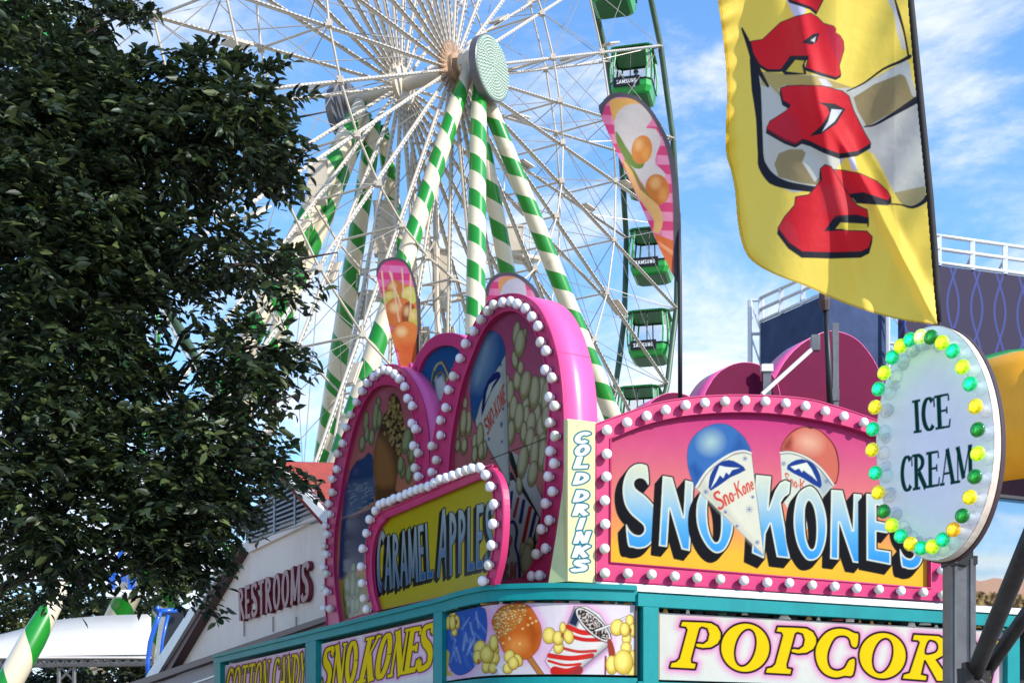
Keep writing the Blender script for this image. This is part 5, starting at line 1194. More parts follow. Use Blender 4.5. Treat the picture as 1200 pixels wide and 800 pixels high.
c.poly(tf([(296, 330), (345, 262), (432, 262), (412, 300), (420, 350), (320, 352)], *H), YB); c.poly(tf([(325, 335), (368, 282), (410, 286), (400, 310), (408, 345)], *H), (226, 202, 80))
red([(300, 415), (330, 405), (400, 402), (500, 406), (590, 430), (618, 452), (640, 520), (690, 620), (720, 672), (660, 708), (575, 720), (500, 692), (440, 662), (400, 650), (370, 668), (320, 650), (236, 602), (250, 570), (330, 520), (348, 492), (312, 470)], (-.6, 5.2), sm=0)
c.poly(tf([(240, 600), (330, 520), (380, 560), (400, 640), (370, 668), (320, 650)], *H), (206, 34, 54), soft=4)
c.poly(tf([(470, 480), (550, 486), (602, 512), (560, 582), (490, 628), (432, 640), (490, 590), (528, 530), (515, 500)], *H), YB, sm=1); c.poly(tf([(538, 512), (588, 516), (552, 570), (492, 620), (522, 570)], *H), (212, 216, 222))
red([(585, 72), (640, 76), (720, 92), (790, 125), (835, 165), (852, 195), (840, 208), (790, 198), (740, 180), (680, 178), (655, 188), (610, 130)], (0, 4.5), Q, 0, col=(222, 30, 44))
c.poly(tf([(670, 180), (730, 172), (860, 215), (840, 232), (700, 222)], *Q), YB)
red([(430, 195), (488, 186), (546, 118), (540, 70), (560, 52), (585, 60), (640, 150), (700, 232), (745, 252), (752, 300), (700, 292), (612, 280), (565, 340), (650, 345), (745, 348), (768, 372), (755, 418), (720, 436), (590, 440), (458, 436), (400, 396), (352, 332), (382, 282), (425, 232)], (-.6, 6.4), Q, 0, 1.2, col=(222, 26, 40))
c.poly(tf([(556, 346), (605, 276), (700, 272), (752, 286), (756, 320), (600, 346)], *Q), YB); c.poly(tf([(606, 336), (628, 308), (748, 314), (748, 338)], *Q), (232, 206, 70))
c.poly(tf([(352, 330), (385, 285), (420, 330), (460, 430), (400, 396)], *Q), (206, 50, 64), soft=2, al=.6); c.poly(tf([(540, 150), (600, 130), (700, 240), (600, 280), (550, 250)], *Q), (206, 50, 60), soft=4, al=.7)
# sewn hem down the left edge and foot
hem = smooth_poly(edge_l, 3, False); c.line(hem, 2.0, (206, 160, 34), al=.8); c.line([(x + 3.2, y - 1) for x, y in hem], .35, (150, 104, 20), al=.8)
msk = np.array([tuple(p) for p in hem] + rgt)
c.build('flag_cloth', t, lambda U, W: sd_poly(U, W, msk), FLAGM, smooth=True, k=1.0)
pole = [P(u, v, 5.86 - 0 * u) for u, v in ((1061, -90), (1066, 0), (1073, 70), (1081, 150), (1089, 230), (1094, 290), (1097.5, 340), (1099.5, 378))]
b = MB(); b.tube(pole, [.016, .018, .018, .018, .018, .017, .016, .014], 12); obj('pole_sleeve', b.mesh(), mat('sleeve_black', S(22, 20, 24), .75, noise=.3, scale=30), t, smooth=True)
b = MB(); b.tube([P(1099.5, 376, 5.86), P(1101, 470, 5.86), P(1102, 640, 5.86)], .012, 8); obj('pole', b.mesh(), BLACK, t, smooth=True)

# ---- three dessert feather flags on the stand
GREYH = (92, 84, 92)
def feather(label, outline, sleeve, paint, pole_px, Y, base):
    us = [p[0] for p in outline]; vs = [p[1] for p in outline]; u0, v0 = min(us), min(vs)
    t = empty('feather_flag', P(pole_px[-1][0], pole_px[-1][1], Y), label, 'flag')
    c = Cloth(u0 - 1, max(us) + 1, v0 - 1, max(vs) + 1, .75, lambda U, W: Y + .04 * np.sin((U - u0) / 16. + W / 40.) + .02 * np.sin(W / 21.), base)
    paint(c)
    c.line(smooth_poly(sleeve[0], 4, False), sleeve[1], GREYH)
    op = smooth_poly(outline, 3)
    c.build('flag_cloth', t, lambda U, W: sd_poly(U, W, op), FEATH, smooth=True, k=.8)
    b = MB(); b.tube([P(u, v, Y + .02) for u, v in pole_px], .018, 8); obj('pole', b.mesh(), BLACK, t, smooth=True)
def gingham(c, u0, v0, a=14, b_=14):
    for k in range(18):
        v = v0 + k * b_; c.poly([(u0 - 30, v), (u0 + 140, v + 8), (u0 + 140, v + 8 + b_ / 2), (u0 - 30, v + b_ / 2)], (222, 30, 104), al=.85)
    for k in range(12):
        u = u0 + k * a; c.poly([(u, v0 - 20), (u + a / 2, v0 - 20), (u + a / 2 + 14, v0 + 230), (u + 14, v0 + 230)], (226, 60, 130), al=.35)
def paint1(c):
    gingham(c, 700, 100, 26, 22)
    T = (690, 90, 3.3333)
    c.poly(tf([(80, 100), (110, 85), (160, 85), (230, 95), (120, 190), (100, 180)], *T), (236, 176, 90), sm=2)
    c.poly(tf([(120, 130), (170, 105), (230, 120), (245, 170), (222, 200), (262, 205), (282, 250), (265, 300), (260, 340), (300, 380), (285, 430), (300, 480), (270, 500), (240, 470), (200, 400), (150, 330), (110, 250), (100, 180)], *T), (216, 204, 196), sm=2)
    c.poly(tf([(105, 215), (120, 230), (170, 310), (215, 330), (210, 355), (180, 358), (140, 320), (110, 260)], *T), (110, 136, 50), sm=2)
    c.ell(*tf([(207, 285)], *T)[0], 12, 17, (216, 130, 50), 10); c.ell(*tf([(195, 265)], *T)[0], 5, 7, (240, 180, 110), al=.8, soft=3); c.ell(*tf([(225, 300)], *T)[0], 5, 8, (236, 160, 70), al=.8, soft=3)
    c.ell(*tf([(268, 440)], *T)[0], 14, 18, (210, 120, 44), -10); c.ell(*tf([(260, 415)], *T)[0], 6, 7, (240, 180, 110), al=.8, soft=3); c.ell(*tf([(290, 460)], *T)[0], 5, 8, (236, 160, 80), al=.8, soft=3)
    c.line(tf([(140, 330), (175, 370), (200, 420), (240, 480), (265, 500)], *T), 1.8, (130, 132, 50), sm=3)
    c.poly(tf([(130, 320), (170, 370), (200, 440), (270, 500), (290, 560), (275, 610), (250, 600), (255, 560), (200, 480), (160, 400)], *T), (238, 184, 110), sm=2)
    c.poly(tf([(255, 610), (330, 640), (330, 800), (300, 770)], *T), (222, 110, 50)); c.poly(tf([(270, 640), (330, 680), (330, 700), (280, 660)], *T), (240, 160, 110))
feather('tall feather flag picturing ice cream and caramel on pink checks beside the green cabins',
        [(702, 131), (705, 120), (714, 111), (728, 108), (745, 112), (762, 126), (776, 148), (786, 170), (793, 200), (796.5, 240), (796, 290), (795, 330), (788, 322), (772, 290), (748, 235), (725, 185)],
        (([(702, 133), (707, 120), (718, 111.5), (732, 110), (748, 115), (763, 129), (777, 153), (786, 178), (791, 210), (793, 250), (793.5, 330)]), 4.2), paint1, [(795, 250), (796.5, 330), (797, 400), (797, 470)], 10.6, (240, 150, 178))
def paint2(c):
    gingham(c, 440, 300, 30, 17)
    T = (425, 280, 4.4465)
    c.poly(tf([(100, 290), (150, 225), (250, 240), (280, 300), (290, 420), (290, 680), (200, 680), (160, 440)], *T), (226, 122, 56))
    for x, y, rx, ry, col in ((168, 262, 10, 11, (214, 120, 60)), (150, 310, 10, 9, (206, 190, 70)), (245, 295, 10, 11, (206, 204, 90)), (190, 385, 17, 18, (224, 122, 58)), (240, 400, 8, 16, (150, 70, 36)), (270, 420, 7, 13, (206, 190, 84)), (225, 510, 17, 18, (230, 130, 60))):
        X, Y_ = tf([(x, y)], *T)[0]; c.ell(X, Y_, rx + .4, ry + .4, (150, 66, 24)); c.ell(X, Y_, rx, ry, col); c.ell(X - rx * .3, Y_ - ry * .35, rx * .35, ry * .3, (252, 214, 150), al=.85, soft=3)
    c.poly(tf([(185, 540), (290, 540), (285, 690), (215, 690)], *T), (222, 100, 44), soft=5); 
    for x0, x1 in ((100, 125), (150, 190), (205, 215), (250, 250), (140, 200)): c.line(tf([(x0, 150 + (x0 % 40)), (x1, 300 + (x1 * 7) % 150)], *T), .9, (240, 200, 160))
feather('feather flag picturing candied apples on sticks, left of the striped upright leg',
        [(440.5, 322), (443, 310), (451, 303), (464, 301), (476, 306), (485, 322), (491, 350), (493, 385), (490, 425), (482, 440), (470, 438), (460, 400), (448, 350)],
        (([(440, 323), (446, 309), (456, 303.5), (468, 303.5), (478, 310), (486, 330), (490.5, 360), (491, 400), (489, 430)]), 2.2), paint2, [(490, 350), (491, 420), (491, 470)], 11.9, (240, 130, 180))
def paint3(c):
    gingham(c, 565, 312, 22, 16)
    c.poly([(584, 335), (586, 326), (600, 324), (618, 330), (600, 350), (588, 348)], (226, 160, 100), sm=2); c.poly([(588, 352), (590, 334), (602, 326), (614, 330), (617, 345), (616, 356)], (206, 196, 206), sm=2)
feather('feather flag peeking over the tallest pink arch with only its rounded top showing',
        [(569, 345), (571, 332), (578, 323), (592, 318.5), (608, 321), (622, 331), (632, 345), (640, 380), (640, 420), (600, 420), (580, 385)],
        (([(570, 346), (573, 333), (581, 324), (593, 320.5), (607, 323), (620, 333), (630, 347), (638, 380)]), 2.6), paint3, [(638, 370), (641, 420), (641, 500)], 11.6, (236, 140, 176))

# ------------------------------------------------------------------ oval ICE CREAM sign with coloured lamps
YI = 5.5; pI = P(1098, 520, YI); dI = np.array((.66, -.7513)); ICE = line((pI.x, pI.y), dI, -1.2, 1.2)
nI = Vector((dI[1], -dI[0], 0)); nI = nI if nI.dot(pI) < 0 else -nI
t = empty('oval_ice_cream_sign', P(1122, 655, YI + .08), 'white oval board reading ICE CREAM ringed with green and yellow lamps', 'sign')
def ellpx(cx, cy, rx, ry, n, tilt=0):
    return [(cx + rx * math.cos(2 * math.pi * i / n) - tilt * ry * math.sin(2 * math.pi * i / n), cy + ry * math.sin(2 * math.pi * i / n) + 8 * math.cos(2 * math.pi * i / n) * -1) for i in range(n)]
ov = ellpx(1096, 519, 69.5, 137.5, 72, -.02)
fp = [ICE.pt(*p) for p in ov]; n3 = nI
obj('board', prism(fp, [p - n3 * .05 for p in fp]), mat('board_edge_cream', S(222, 206, 190), .5, dirt=S(90, 60, 50), dirtk=.6, scale=8), t)
sb = [(p - (sum(fp, Vector()) / len(fp))) * 1.012 + (sum(fp, Vector()) / len(fp)) - n3 * .052 for p in fp]
obj('back_plate', prism(sb, [p - n3 * .03 for p in sb]), mat('back_plate_dark', S(58, 34, 40), .5), t)
c = Canvas(ICE.off(.003), 1026, 1167, 2.35, 3.5, 220, 430, (228, 224, 252))
c.c *= 1 + rng.normal(0, .01, c.n)[..., None]
Ti = (1000, 370, 2.665)
for txt, q in (('ICE', [(193, 366), (303, 348), (299, 240), (188, 264)]), ('CREAM', [(148, 551), (372, 514), (370, 401), (146, 440)])):
    q = tf(q, *Ti); W = c.win(qbb(q)); d = text_sdf(c.U[W], c.V[W], txt, q, .19, .07, True, 0, gap=.09); c.put(d, (4, 58, 48), w_=W)
ovn = np.array(ellpx(1096, 519, 69, 137, 72, -.02))
c.build('lettered_face', t, lambda U, W: sd_poly(U, W, ovn), k=1.18)
def lamp_mat(name, col, e):
    m = bpy.data.materials.new(name); m.use_nodes = True; t_ = m.node_tree; b = t_.nodes['Principled BSDF']; b.inputs['Roughness'].default_value = .15; b.inputs['Coat Weight'].default_value = .6
    tcn = t_.nodes.new('ShaderNodeTexCoord'); vo = t_.nodes.new('ShaderNodeTexVoronoi'); vo.inputs['Scale'].default_value = 170; t_.links.new(tcn.outputs['Object'], vo.inputs['Vector'])
    lw = t_.nodes.new('ShaderNodeVectorMath'); lw.operation = 'LENGTH'; sx = t_.nodes.new('ShaderNodeVectorMath'); sx.operation = 'MULTIPLY'; sx.inputs[1].default_value = (1, 1, 0); t_.links.new(tcn.outputs['Object'], sx.inputs[0]); t_.links.new(sx.outputs[0], lw.inputs[0])
    core = t_.nodes.new('ShaderNodeMapRange'); t_.links.new(lw.outputs['Value'], core.inputs[0]); core.inputs[1].default_value = .002; core.inputs[2].default_value = .019; core.inputs[3].default_value = 1.3; core.inputs[4].default_value = .1
    rp = t_.nodes.new('ShaderNodeMapRange'); t_.links.new(vo.outputs['Color'], rp.inputs[0]); rp.inputs[3].default_value = .05; rp.inputs[4].default_value = 2.0
    mu = t_.nodes.new('ShaderNodeMath'); mu.operation = 'MULTIPLY'; t_.links.new(core.outputs[0], mu.inputs[0]); t_.links.new(rp.outputs[0], mu.inputs[1]); m2 = t_.nodes.new('ShaderNodeMath'); m2.operation = 'MULTIPLY'; m2.inputs[1].default_value = e; t_.links.new(mu.outputs[0], m2.inputs[0])
    b.inputs['Base Color'].default_value = (*[x * .7 for x in col], 1); b.inputs['Emission Color'].default_value = (*col, 1); t_.links.new(m2.outputs[0], b.inputs['Emission Strength']); return m
LM = {'g': lamp_mat('lamp_green', S(0, 190, 110), 3.0), 'd': lamp_mat('lamp_deep_green', S(6, 130, 30), 1.1), 'l': lamp_mat('lamp_lime', S(190, 250, 10), 2.8), 'y': lamp_mat('lamp_yellow', S(240, 222, 0), 2.0), 'a': lamp_mat('lamp_amber', S(245, 180, 6), 2.0), 'w': lamp_mat('lamp_pale_lime', S(200, 255, 120), 3.0)}
hb = MB(); hb.lathe([(.010, .058), (.016, .064), (.0235, .074), (.0255, .083), (.0235, .091), (.014, .0965), (.003, .098)], 18); 
LMESH = {}
for k, m in LM.items():
    me = hb.mesh('lamp_head'); me.materials.append(m); me.polygons.foreach_set('use_smooth', [True] * len(me.polygons)); LMESH[k] = me
CLR = bpy.data.materials.new('clear_plastic'); CLR.use_nodes = True; _b = CLR.node_tree.nodes['Principled BSDF']; _b.inputs['Base Color'].default_value = (.9, .92, 1, 1); _b.inputs['Roughness'].default_value = .08; _b.inputs['Transmission Weight'].default_value = .6; _b.inputs['Coat Weight'].default_value = .5; _b.inputs['IOR'].default_value = 1.1; _b.inputs['Alpha'].default_value = .55
nb = MB(); nb.lathe([(.024, .0), (.026, .004), (.0245, .010), (.015, .014), (.014, .05), (.017, .056), (.010, .064)], 16); NECK = nb.mesh('lamp_neck'); NECK.materials.append(CLR); NECK.polygons.foreach_set('use_smooth', [True] * len(NECK.polygons))
lamps = [(210, 65, 'w'), (243, 67, 'd'), (277, 84, 'l'), (311, 110, 'g'), (341, 160, 'l'), (365, 213, 'g'), (382, 283, 'y'), (389, 355, 'd'), (389, 430, 'l'), (380, 502, 'd'), (364, 566, 'y'), (341, 624, 'd'), (313, 667, 'a'), (280, 698, 'g'), (247, 720, 'l'), (213, 724, 'g'), (179, 711, 'y'), (149, 687, 'g'), (120, 653, 'l'), (95, 610, 'd'), (78, 551, 'y'), (69, 490, 'g'), (59, 418, 'y'), (61, 353, 'g'), (68, 285, 'y'), (79, 228, 'g'), (97, 178, 'l'), (122, 130, 'g'), (148, 95, 'l'), (177, 75, 'g')]
qI = nI.to_track_quat('Z', 'Y')
for x, y, k in lamps:
    u, v = tf([(x, y)], *Ti)[0]; p = ICE.off(.088).pt(u, v) - nI * .088
    o = bpy.data.objects.new('lamp', LMESH[k]); COL.objects.link(o); o.parent = t; o.location = p - root_loc(t) + nI * .0; o.rotation_mode = 'QUATERNION'; o.rotation_quaternion = qI; o.scale = (1.2, 1.2, 1.08)
    o2 = bpy.data.objects.new('lamp_neck', NECK); COL.objects.link(o2); o2.parent = o
# inner circle of clear unlit lamps
for i in range(22):
    a = 2 * math.pi * i / 22 + .1; u = 1089 + 50 * math.cos(a); v = 520 + 116 * math.sin(a) - 5 * math.cos(a)
    if math.cos(a) > .3: continue
    p = ICE.pt(u, v); o = bpy.data.objects.new('clear_lamp', NECK); COL.objects.link(o); o.parent = t; o.location = p - root_loc(t) + nI * .004; o.rotation_mode = 'QUATERNION'; o.rotation_quaternion = qI; o.scale = (.9, .9, .55)

# ------------------------------------------------------------------ steel post and dark pipes in front
t = empty('steel_post', Vector((P(1124, 700, 5.65).x, 5.65, 0)), 'square grey steel post carrying the oval sign, in front of POPCORN', 'post')
xp = P(1124, 700, 5.65).x
b = MB(); b.box((xp, 5.65, 1.25), .105, .105, 2.46); b.box((xp - .033, 5.595, 1.25), .012, .012, 2.44); b.box((xp + .033, 5.595, 1.25), .012, .012, 2.44); obj('shaft', b.mesh(), STEEL, t)
b = MB(); b.box((xp, 5.65, 2.465), .116, .116, .035); b.box((xp + .005, 5.65, 2.53), .085, .07, .14); obj('collar', b.mesh(), BLACK, t)
b = MB(); b.tube([(xp - .055, 5.59, 2.444), (xp - .02, 5.588, 2.447), (xp + .01, 5.59, 2.44)], .006, 6); obj('cable_tie', b.mesh(), DSTEEL, t)
t = empty('pipe_brace', P(1140, 800, 5.0), 'pair of dark rusty steel pipes clamped together right of the steel post', 'pipe')
for (a_, b_, r) in (((1137, 800, 5.0), (1216, 610, 4.2), .031), ((1148, 797, 5.05), (1225, 688, 4.7), .026), ((1137, 800, 5.0), (1075, 950, 5.4), .03), ((1148, 797, 5.05), (1130, 950, 5.2), .026)):
    p0 = P(*a_); p1 = P(*b_); b = MB(); b.tube([p0, p0.lerp(p1, .33), p0.lerp(p1, .66), p1], r, 16); obj('pipe', b.mesh(), DSTEEL, t, smooth=True)
b = MB(); b.box(P(1141, 797, 4.98), .10, .07, .07); b.tube([P(1130, 786, 4.95), P(1156, 806, 4.95)], .017, 10); b.tube([P(1134, 782, 4.96), P(1136, 808, 4.96)], .04, 10); b.box(P(1134, 790, 4.93), .03, .05, .09); obj('clamp', b.mesh(), DSTEEL, t)

# ------------------------------------------------------------------ restroom building
WALLM = mat('building_stucco', S(236, 220, 206), .8, noise=.06, scale=1.4, dirt=S(150, 130, 120), dirtk=.35, bump=.2)
SHN = mat('roof_shingle', S(160, 62, 48), .8, noise=.35, scale=5, bump=.6, bscale=16)
TRIM = mat('dark_red_trim', S(70, 26, 30), .5)
BP = line((P(358, 700, 20).x, 20.0), -Ld, -14, 6); nB = NL
t = empty('restroom_building', BP.uz(300, 0), 'pale gabled building with RESTROOMS lettering and red shingle roof behind the stand', 'building')
wall = [(150, 1000), (172, 797), (190, 790), (265, 652), (291, 632), (372, 592), (420, 570), (470, 560), (470, 1000)]
wf = [BP.pt(*p) for p in wall]; wf = [Vector((p.x, p.y, max(p.z, 0.01))) for p in wf]
obj('wall', prism(wf, [p - nB * .25 for p in wf]), WALLM, t)
def slab(name, px, off, th, m, sf=BP, parent=t):
    f = [sf.off(off).pt(*p) for p in px]; return obj(name, prism(f, [p - nB * th for p in f]), m, parent)
slab('rake_board', [(168, 797), (172, 790), (266, 646), (272, 646), (180, 797)], .25, .5, WHITE)
slab('rake_dark_board', [(173, 797), (180, 792), (271, 647), (280, 645), (196, 790), (188, 797)], .18, .4, TRIM)  # dark red board beside the white rake board
slab('wall_cap', [(291, 640), (372, 602), (372, 608), (291, 647)], .06, .2, WALLM)
slab('louver_frame', [(288, 637), (288, 606), (335, 560), (368, 592), (385, 606)], -.02, .1, mat('vent_dark', S(30, 34, 40), .7))
for k in range(9):
    f = k / 8; slab('louver_slat', [(290 + 2 * f, 636 - 38 * f), (290 + 2 * f, 634 - 38 * f), (384 - 30 * f, 604 - 41 * f - .6), (384 - 30 * f, 606 - 41 * f)], .06, .1, mat('slat_grey', S(120, 126, 136), .5))
for u in (320, 344): slab('louver_post', [(u, 626 - (u - 320) * .45), (u, 585 - (u - 320) * .3), (u + 2, 584 - (u - 320) * .3), (u + 2, 625 - (u - 320) * .45)], .07, .1, mat('slat_grey', S(120, 126, 136), .5))
rf = [P(317, 538, 19.5), P(385, 614, 19.0), P(470, 650, 18.6), P(480, 548, 27), P(400, 542, 26), P(330, 540, 22)]
obj('roof', prism(rf, [p + Vector((0, .02, -.12)) for p in rf]), SHN, t)
fa = [P(314, 539, 19.4), P(319, 538, 19.4), P(386, 604, 18.95), P(384, 618, 18.95)]; obj('fascia', prism(fa, [p + Vector((.05, .12, 0)) for p in fa]), WHITE, t)
slab('gutter', [(150, 800), (250, 766), (420, 708), (420, 714), (250, 773), (150, 808)], .5, .12, TRIM)
lo = [(150, 1000), (150, 812), (250, 776), (420, 716), (420, 1000)]
lf = [BP.off(.4).pt(*p) for p in lo]; lf = [Vector((p.x, p.y, max(p.z, .01))) for p in lf]; obj('lower_siding', prism(lf, [p - nB * .2 for p in lf]), mat('grey_siding', S(150, 140, 140), .7, noise=.1), t)
for k in range(3): slab('siding_line', [(160, 822 + 14 * k), (420, 732 + 14 * k), (420, 733.5 + 14 * k), (160, 824 + 14 * k)], .42, .02, WHITE)
# raised letters
SG = BP.off(.08)
us = np.linspace(276, 364, 300); Yv = SG.Y(us); zs = np.linspace(3.9, 4.95, 140)
U_ = np.repeat(us[None], 140, 0); Y_2 = np.repeat(Yv[None], 140, 0); Z_ = np.repeat(zs[:, None], 300, 1); V_ = VH - (Z_ - EYE) * F / Y_2
D = text_sdf(U_, V_, 'RESTROOMS', [(280, 727.4), (361, 702.6), (362, 656.5), (279, 689)], .2, .13, gap=.12)
b = MB(); bm = bmesh.new(); gv = {}
def gvx(i, j):
    if (i, j) not in gv: gv[(i, j)] = bm.verts.new(((U_[i, j] - CX) / F * Y_2[i, j], Y_2[i, j], Z_[i, j]))
    return gv[(i, j)]
for i in range(139):
    for j in range(299):
        if D[i:i + 2, j:j + 2].mean() < 0: bm.faces.new((gvx(i, j), gvx(i, j + 1), gvx(i + 1, j + 1), gvx(i + 1, j)))
r_ = bmesh.ops.extrude_face_region(bm, geom=bm.faces[:]); bmesh.ops.translate(bm, vec=nB * -.07, verts=[v for v in r_['geom'] if isinstance(v, bmesh.types.BMVert)]); bmesh.ops.recalc_face_normals(bm, faces=bm.faces)
me = bpy.data.meshes.new('lettering'); bm.to_mesh(me); bm.free(); obj('lettering', me, mat('maroon_letter', S(120, 20, 44), .4, noise=.1), t)
for u in (286, 320, 347): b = MB(); b.bar(BP.off(.02).pt(u, 722), BP.off(.02).pt(u, 745 - (u - 286) * .15), .015, .015); obj('lettering_wire', b.mesh(), mat('stain', S(120, 110, 104), .8), t)

# ------------------------------------------------------------------ screen towers
NAVY = mat('screen_navy', S(60, 74, 106), .6, spec=.08, noise=.25, scale=1.5)
ALU = mat('truss_white', S(206, 208, 212), .4, .2, noise=.06)
def screen_pattern():
    m = bpy.data.materials.new('screen_pattern'); m.use_nodes = True; t_ = m.node_tree; b = t_.nodes['Principled BSDF']; L_ = t_.links.new
    tcn = t_.nodes.new('ShaderNodeTexCoord'); sp_ = t_.nodes.new('ShaderNodeSeparateXYZ'); L_(tcn.outputs['Object'], sp_.inputs[0])
    def M(op, a, b_=None):
        n_ = t_.nodes.new('ShaderNodeMath'); n_.operation = op
        for i, x in enumerate((a, b_)):
            if x is None: continue
            if isinstance(x, (int, float)): n_.inputs[i].default_value = x
            else: L_(x, n_.inputs[i])
        return n_.outputs[0]
    xx = M('MULTIPLY', sp_.outputs[0], 6.28 / .84); zz_ = M('MULTIPLY', sp_.outputs[2], 6.28 / 3.3)
    off = M('MULTIPLY', M('SINE', zz_), 1.5); a1 = M('ABSOLUTE', M('SINE', M('MULTIPLY', M('ADD', xx, off), .5))); a2 = M('ABSOLUTE', M('SINE', M('MULTIPLY', M('SUBTRACT', xx, off), .5)))
    mn = M('MINIMUM', a1, a2); r_ = t_.nodes.new('ShaderNodeMapRange'); L_(mn, r_.inputs[0]); r_.inputs[1].default_value = .0; r_.inputs[2].default_value = .2; r_.inputs[3].default_value = 1; r_.inputs[4].default_value = 0
    mm = t_.nodes.new('ShaderNodeMix'); mm.data_type = 'RGBA'; L_(r_.outputs[0], mm.inputs[0]); mm.inputs[6].default_value = (*S(56, 50, 70), 1); mm.inputs[7].default_value = (*S(64, 78, 140), 1)
    L_(mm.outputs[2], b.inputs['Base Color']); b.inputs['Roughness'].default_value = .6; b.inputs['Specular IOR Level'].default_value = .08; return m
def tower(label, corners, yb, m, rails, legs):
    """corners: (u, v, Y) along the top edge; walls hang down to the ground level zb"""
    t = empty('stage_screen', P(corners[0][0], 900, corners[0][2]) * 1.0 + Vector((0, 0, -EYE)), label, 'stage screen')
    top = [P(*c_) for c_ in corners]; b = MB()
    for i in range(len(top) - 1):
        a_, c_ = top[i], top[i + 1]; d = (c_ - a_).normalized(); nn = Vector((-d.y, d.x, 0)) * .3
        vs = [a_, c_, Vector((c_.x, c_.y, yb)), Vector((a_.x, a_.y, yb))]; b.add(vs + [v + nn for v in vs], [(0, 3, 2, 1), (4, 5, 6, 7), (0, 1, 5, 4), (3, 7, 6, 2), (0, 4, 7, 3), (1, 2, 6, 5)])
    obj('screen_cloth', b.mesh(), m, t)
    b = MB()
    for h_ in (.08, .5, .9): b.tube([p + UP * h_ for p in top],   .06, 6)
    obj('rail', b.mesh(), ALU, t, smooth=True)
    for i in range(len(top) - 1):
        n_ = rails[i]
        for k in range(n_ + 1):
            p = top[i].lerp(top[i + 1], k / n_); b = MB(); b.box(p + UP * .45, .15, .08, .9); b.bar(p + UP * .5, p + UP * .5 + Vector((.1, .9, -.1)), .06, .06); obj('rail_post', b.mesh(), ALU, t)
    for (u, v, Y, wd) in legs:
        p = P(u, v, Y); b = MB()
        for dx_ in (0, wd): b.tube([Vector((p.x + dx_, Y, 0)), Vector((p.x + dx_, Y, p.z))], .09, 6)
        for k in range(int(p.z / 1.2)): z = p.z - k * 1.2; b.tube([(p.x, Y, z), (p.x + wd, Y, z)], .06, 5); b.tube([(p.x, Y, z), (p.x + wd, Y, z - 1.2)], .035, 5)
        obj('truss_leg', b.mesh(), ALU, t)
    return t
tower('navy stage screen with white rails, left of the yellow flag foot', [(891, 379, 48.1), (968, 345, 45.2), (1041, 366, 47)], 8, NAVY, (3, 3), [(879, 352, 48.4, .42), (1040, 362, 46.6, .9)])
tower('purple stage screen with blue wavy pattern and rails, right of the yellow flag', [(1060, 306, 40.2), (1215, 326, 42.2)], 6, screen_pattern(), (4,), [(1063, 372, 41, .8)])

# ------------------------------------------------------------------ orange inflatable tent at the right edge
t = empty('orange_tent', P(1200, 900, 16) + Vector((0, 0, -EYE)), 'orange and yellow domed tent with green trim at the right edge', 'tent')
ORG = mat('orange_vinyl', S(255, 176, 24), .45, noise=.15, scale=2, bump=.3, bscale=5)
b = MB(); c0 = P(1215, 470, 16)
prof = [(.75, -1.05), (.98, -.8), (1.03, -.5), (1.0, -.1), (.96, .2), (.7, .42), (.35, .52), (.05, .56)]
b.lathe([(r, z) for r, z in prof], 24, Matrix.Translation(c0) ); obj('dome', b.mesh(), ORG, t, smooth=True)
b = MB(); 
for k in range(6):
    a_ = -1.9 + k * 1.05; pts = [c0 + Vector((math.cos(a_) * (r + .015), math.sin(a_) * (r + .015), z)) for r, z in prof]; b = MB(); b.tube(pts, .07 if k % 2 else .05, 8); obj('green_rib', b.mesh(), mat('tent_green', S(20, 120, 50), .5), t, smooth=True)
b = MB(); b.lathe([(.7, -1.3), (.74, -1.04)], 24, Matrix.Translation(c0)); obj('dark_band', b.mesh(), mat('tent_maroon', S(60, 24, 40), .5), t)
b = MB(); b.tube([Vector((c0.x + .2, 16, 0)), Vector((c0.x + .2, 16, c0.z - 1.2))], .15, 10); obj('mast', b.mesh(), STEEL, t)

# ------------------------------------------------------------------ white event tent, blue ride pieces and striped pole at lower left
t = empty('white_tent', P(90, 900, 40) + Vector((0, 0, -EYE)), 'white fabric stage roof on a metal truss, low between tree and restroom building', 'tent')
TENT = mat('tent_white', S(222, 214, 202), .7, noise=.06, scale=1, dirt=S(180, 165, 140), dirtk=.3)
b = MB(); us_ = np.linspace(-90, 177, 13); vt = np.interp(us_, [-90, 0, 65, 120, 177], [762, 743, 726, 720.5, 719]); rows = []
for f_ in (0, .08, .5, 1): rows.append([P(u, 769 + (v - 769) * f_ - 1.6 * math.sin(math.pi * f_), 37.7 + 5.5 * f_) for u, v in zip(us_, vt)])
b.v = [tuple(p) for r in rows for p in r]; b.f = []
for r in range(3):
    for i in range(12): b.f.append((r * 13 + i, r * 13 + i + 1, (r + 1) * 13 + i + 1, (r + 1) * 13 + i))
b.mi = [0] * len(b.f); o = obj('canopy', b.mesh(), TENT, t, smooth=True); md = o.modifiers.new('t', 'SOLIDIFY'); md.thickness = .06
b = MB(); 
for v in (771, 779): b.tube([P(-90, v + 2, 37.8), P(178, v - 2, 37.8)], .07, 6)
for k in range(26): u = -90 + k * 10.4; b.tube([P(u, 772, 37.8), P(u + 5.2, 779, 37.8)], .035, 4); b.tube([P(u + 5.2, 779, 37.8), P(u + 10.4, 772, 37.8)], .035, 4)
obj('truss_beam', b.mesh(), STEEL, t)
for u in (69, -40):
    b = MB(); 
    for du in (0, 18): p = P(u + du, 779, 37.9); b.tube([p, Vector((p.x, p.y, 0))], .06, 6)
    for k in range(8): z = P(u, 779, 37.9).z - .45 * k; x0 = P(u, 779, 37.9).x; x1 = P(u + 18, 779, 37.9).x; b.tube([(x0, 37.9, z), (x1, 37.9, z - .45)], .035, 4); b.tube([(x1, 37.9, z), (x0, 37.9, z - .45)], .035, 4)
    obj('truss_leg', b.mesh(), STEEL, t)
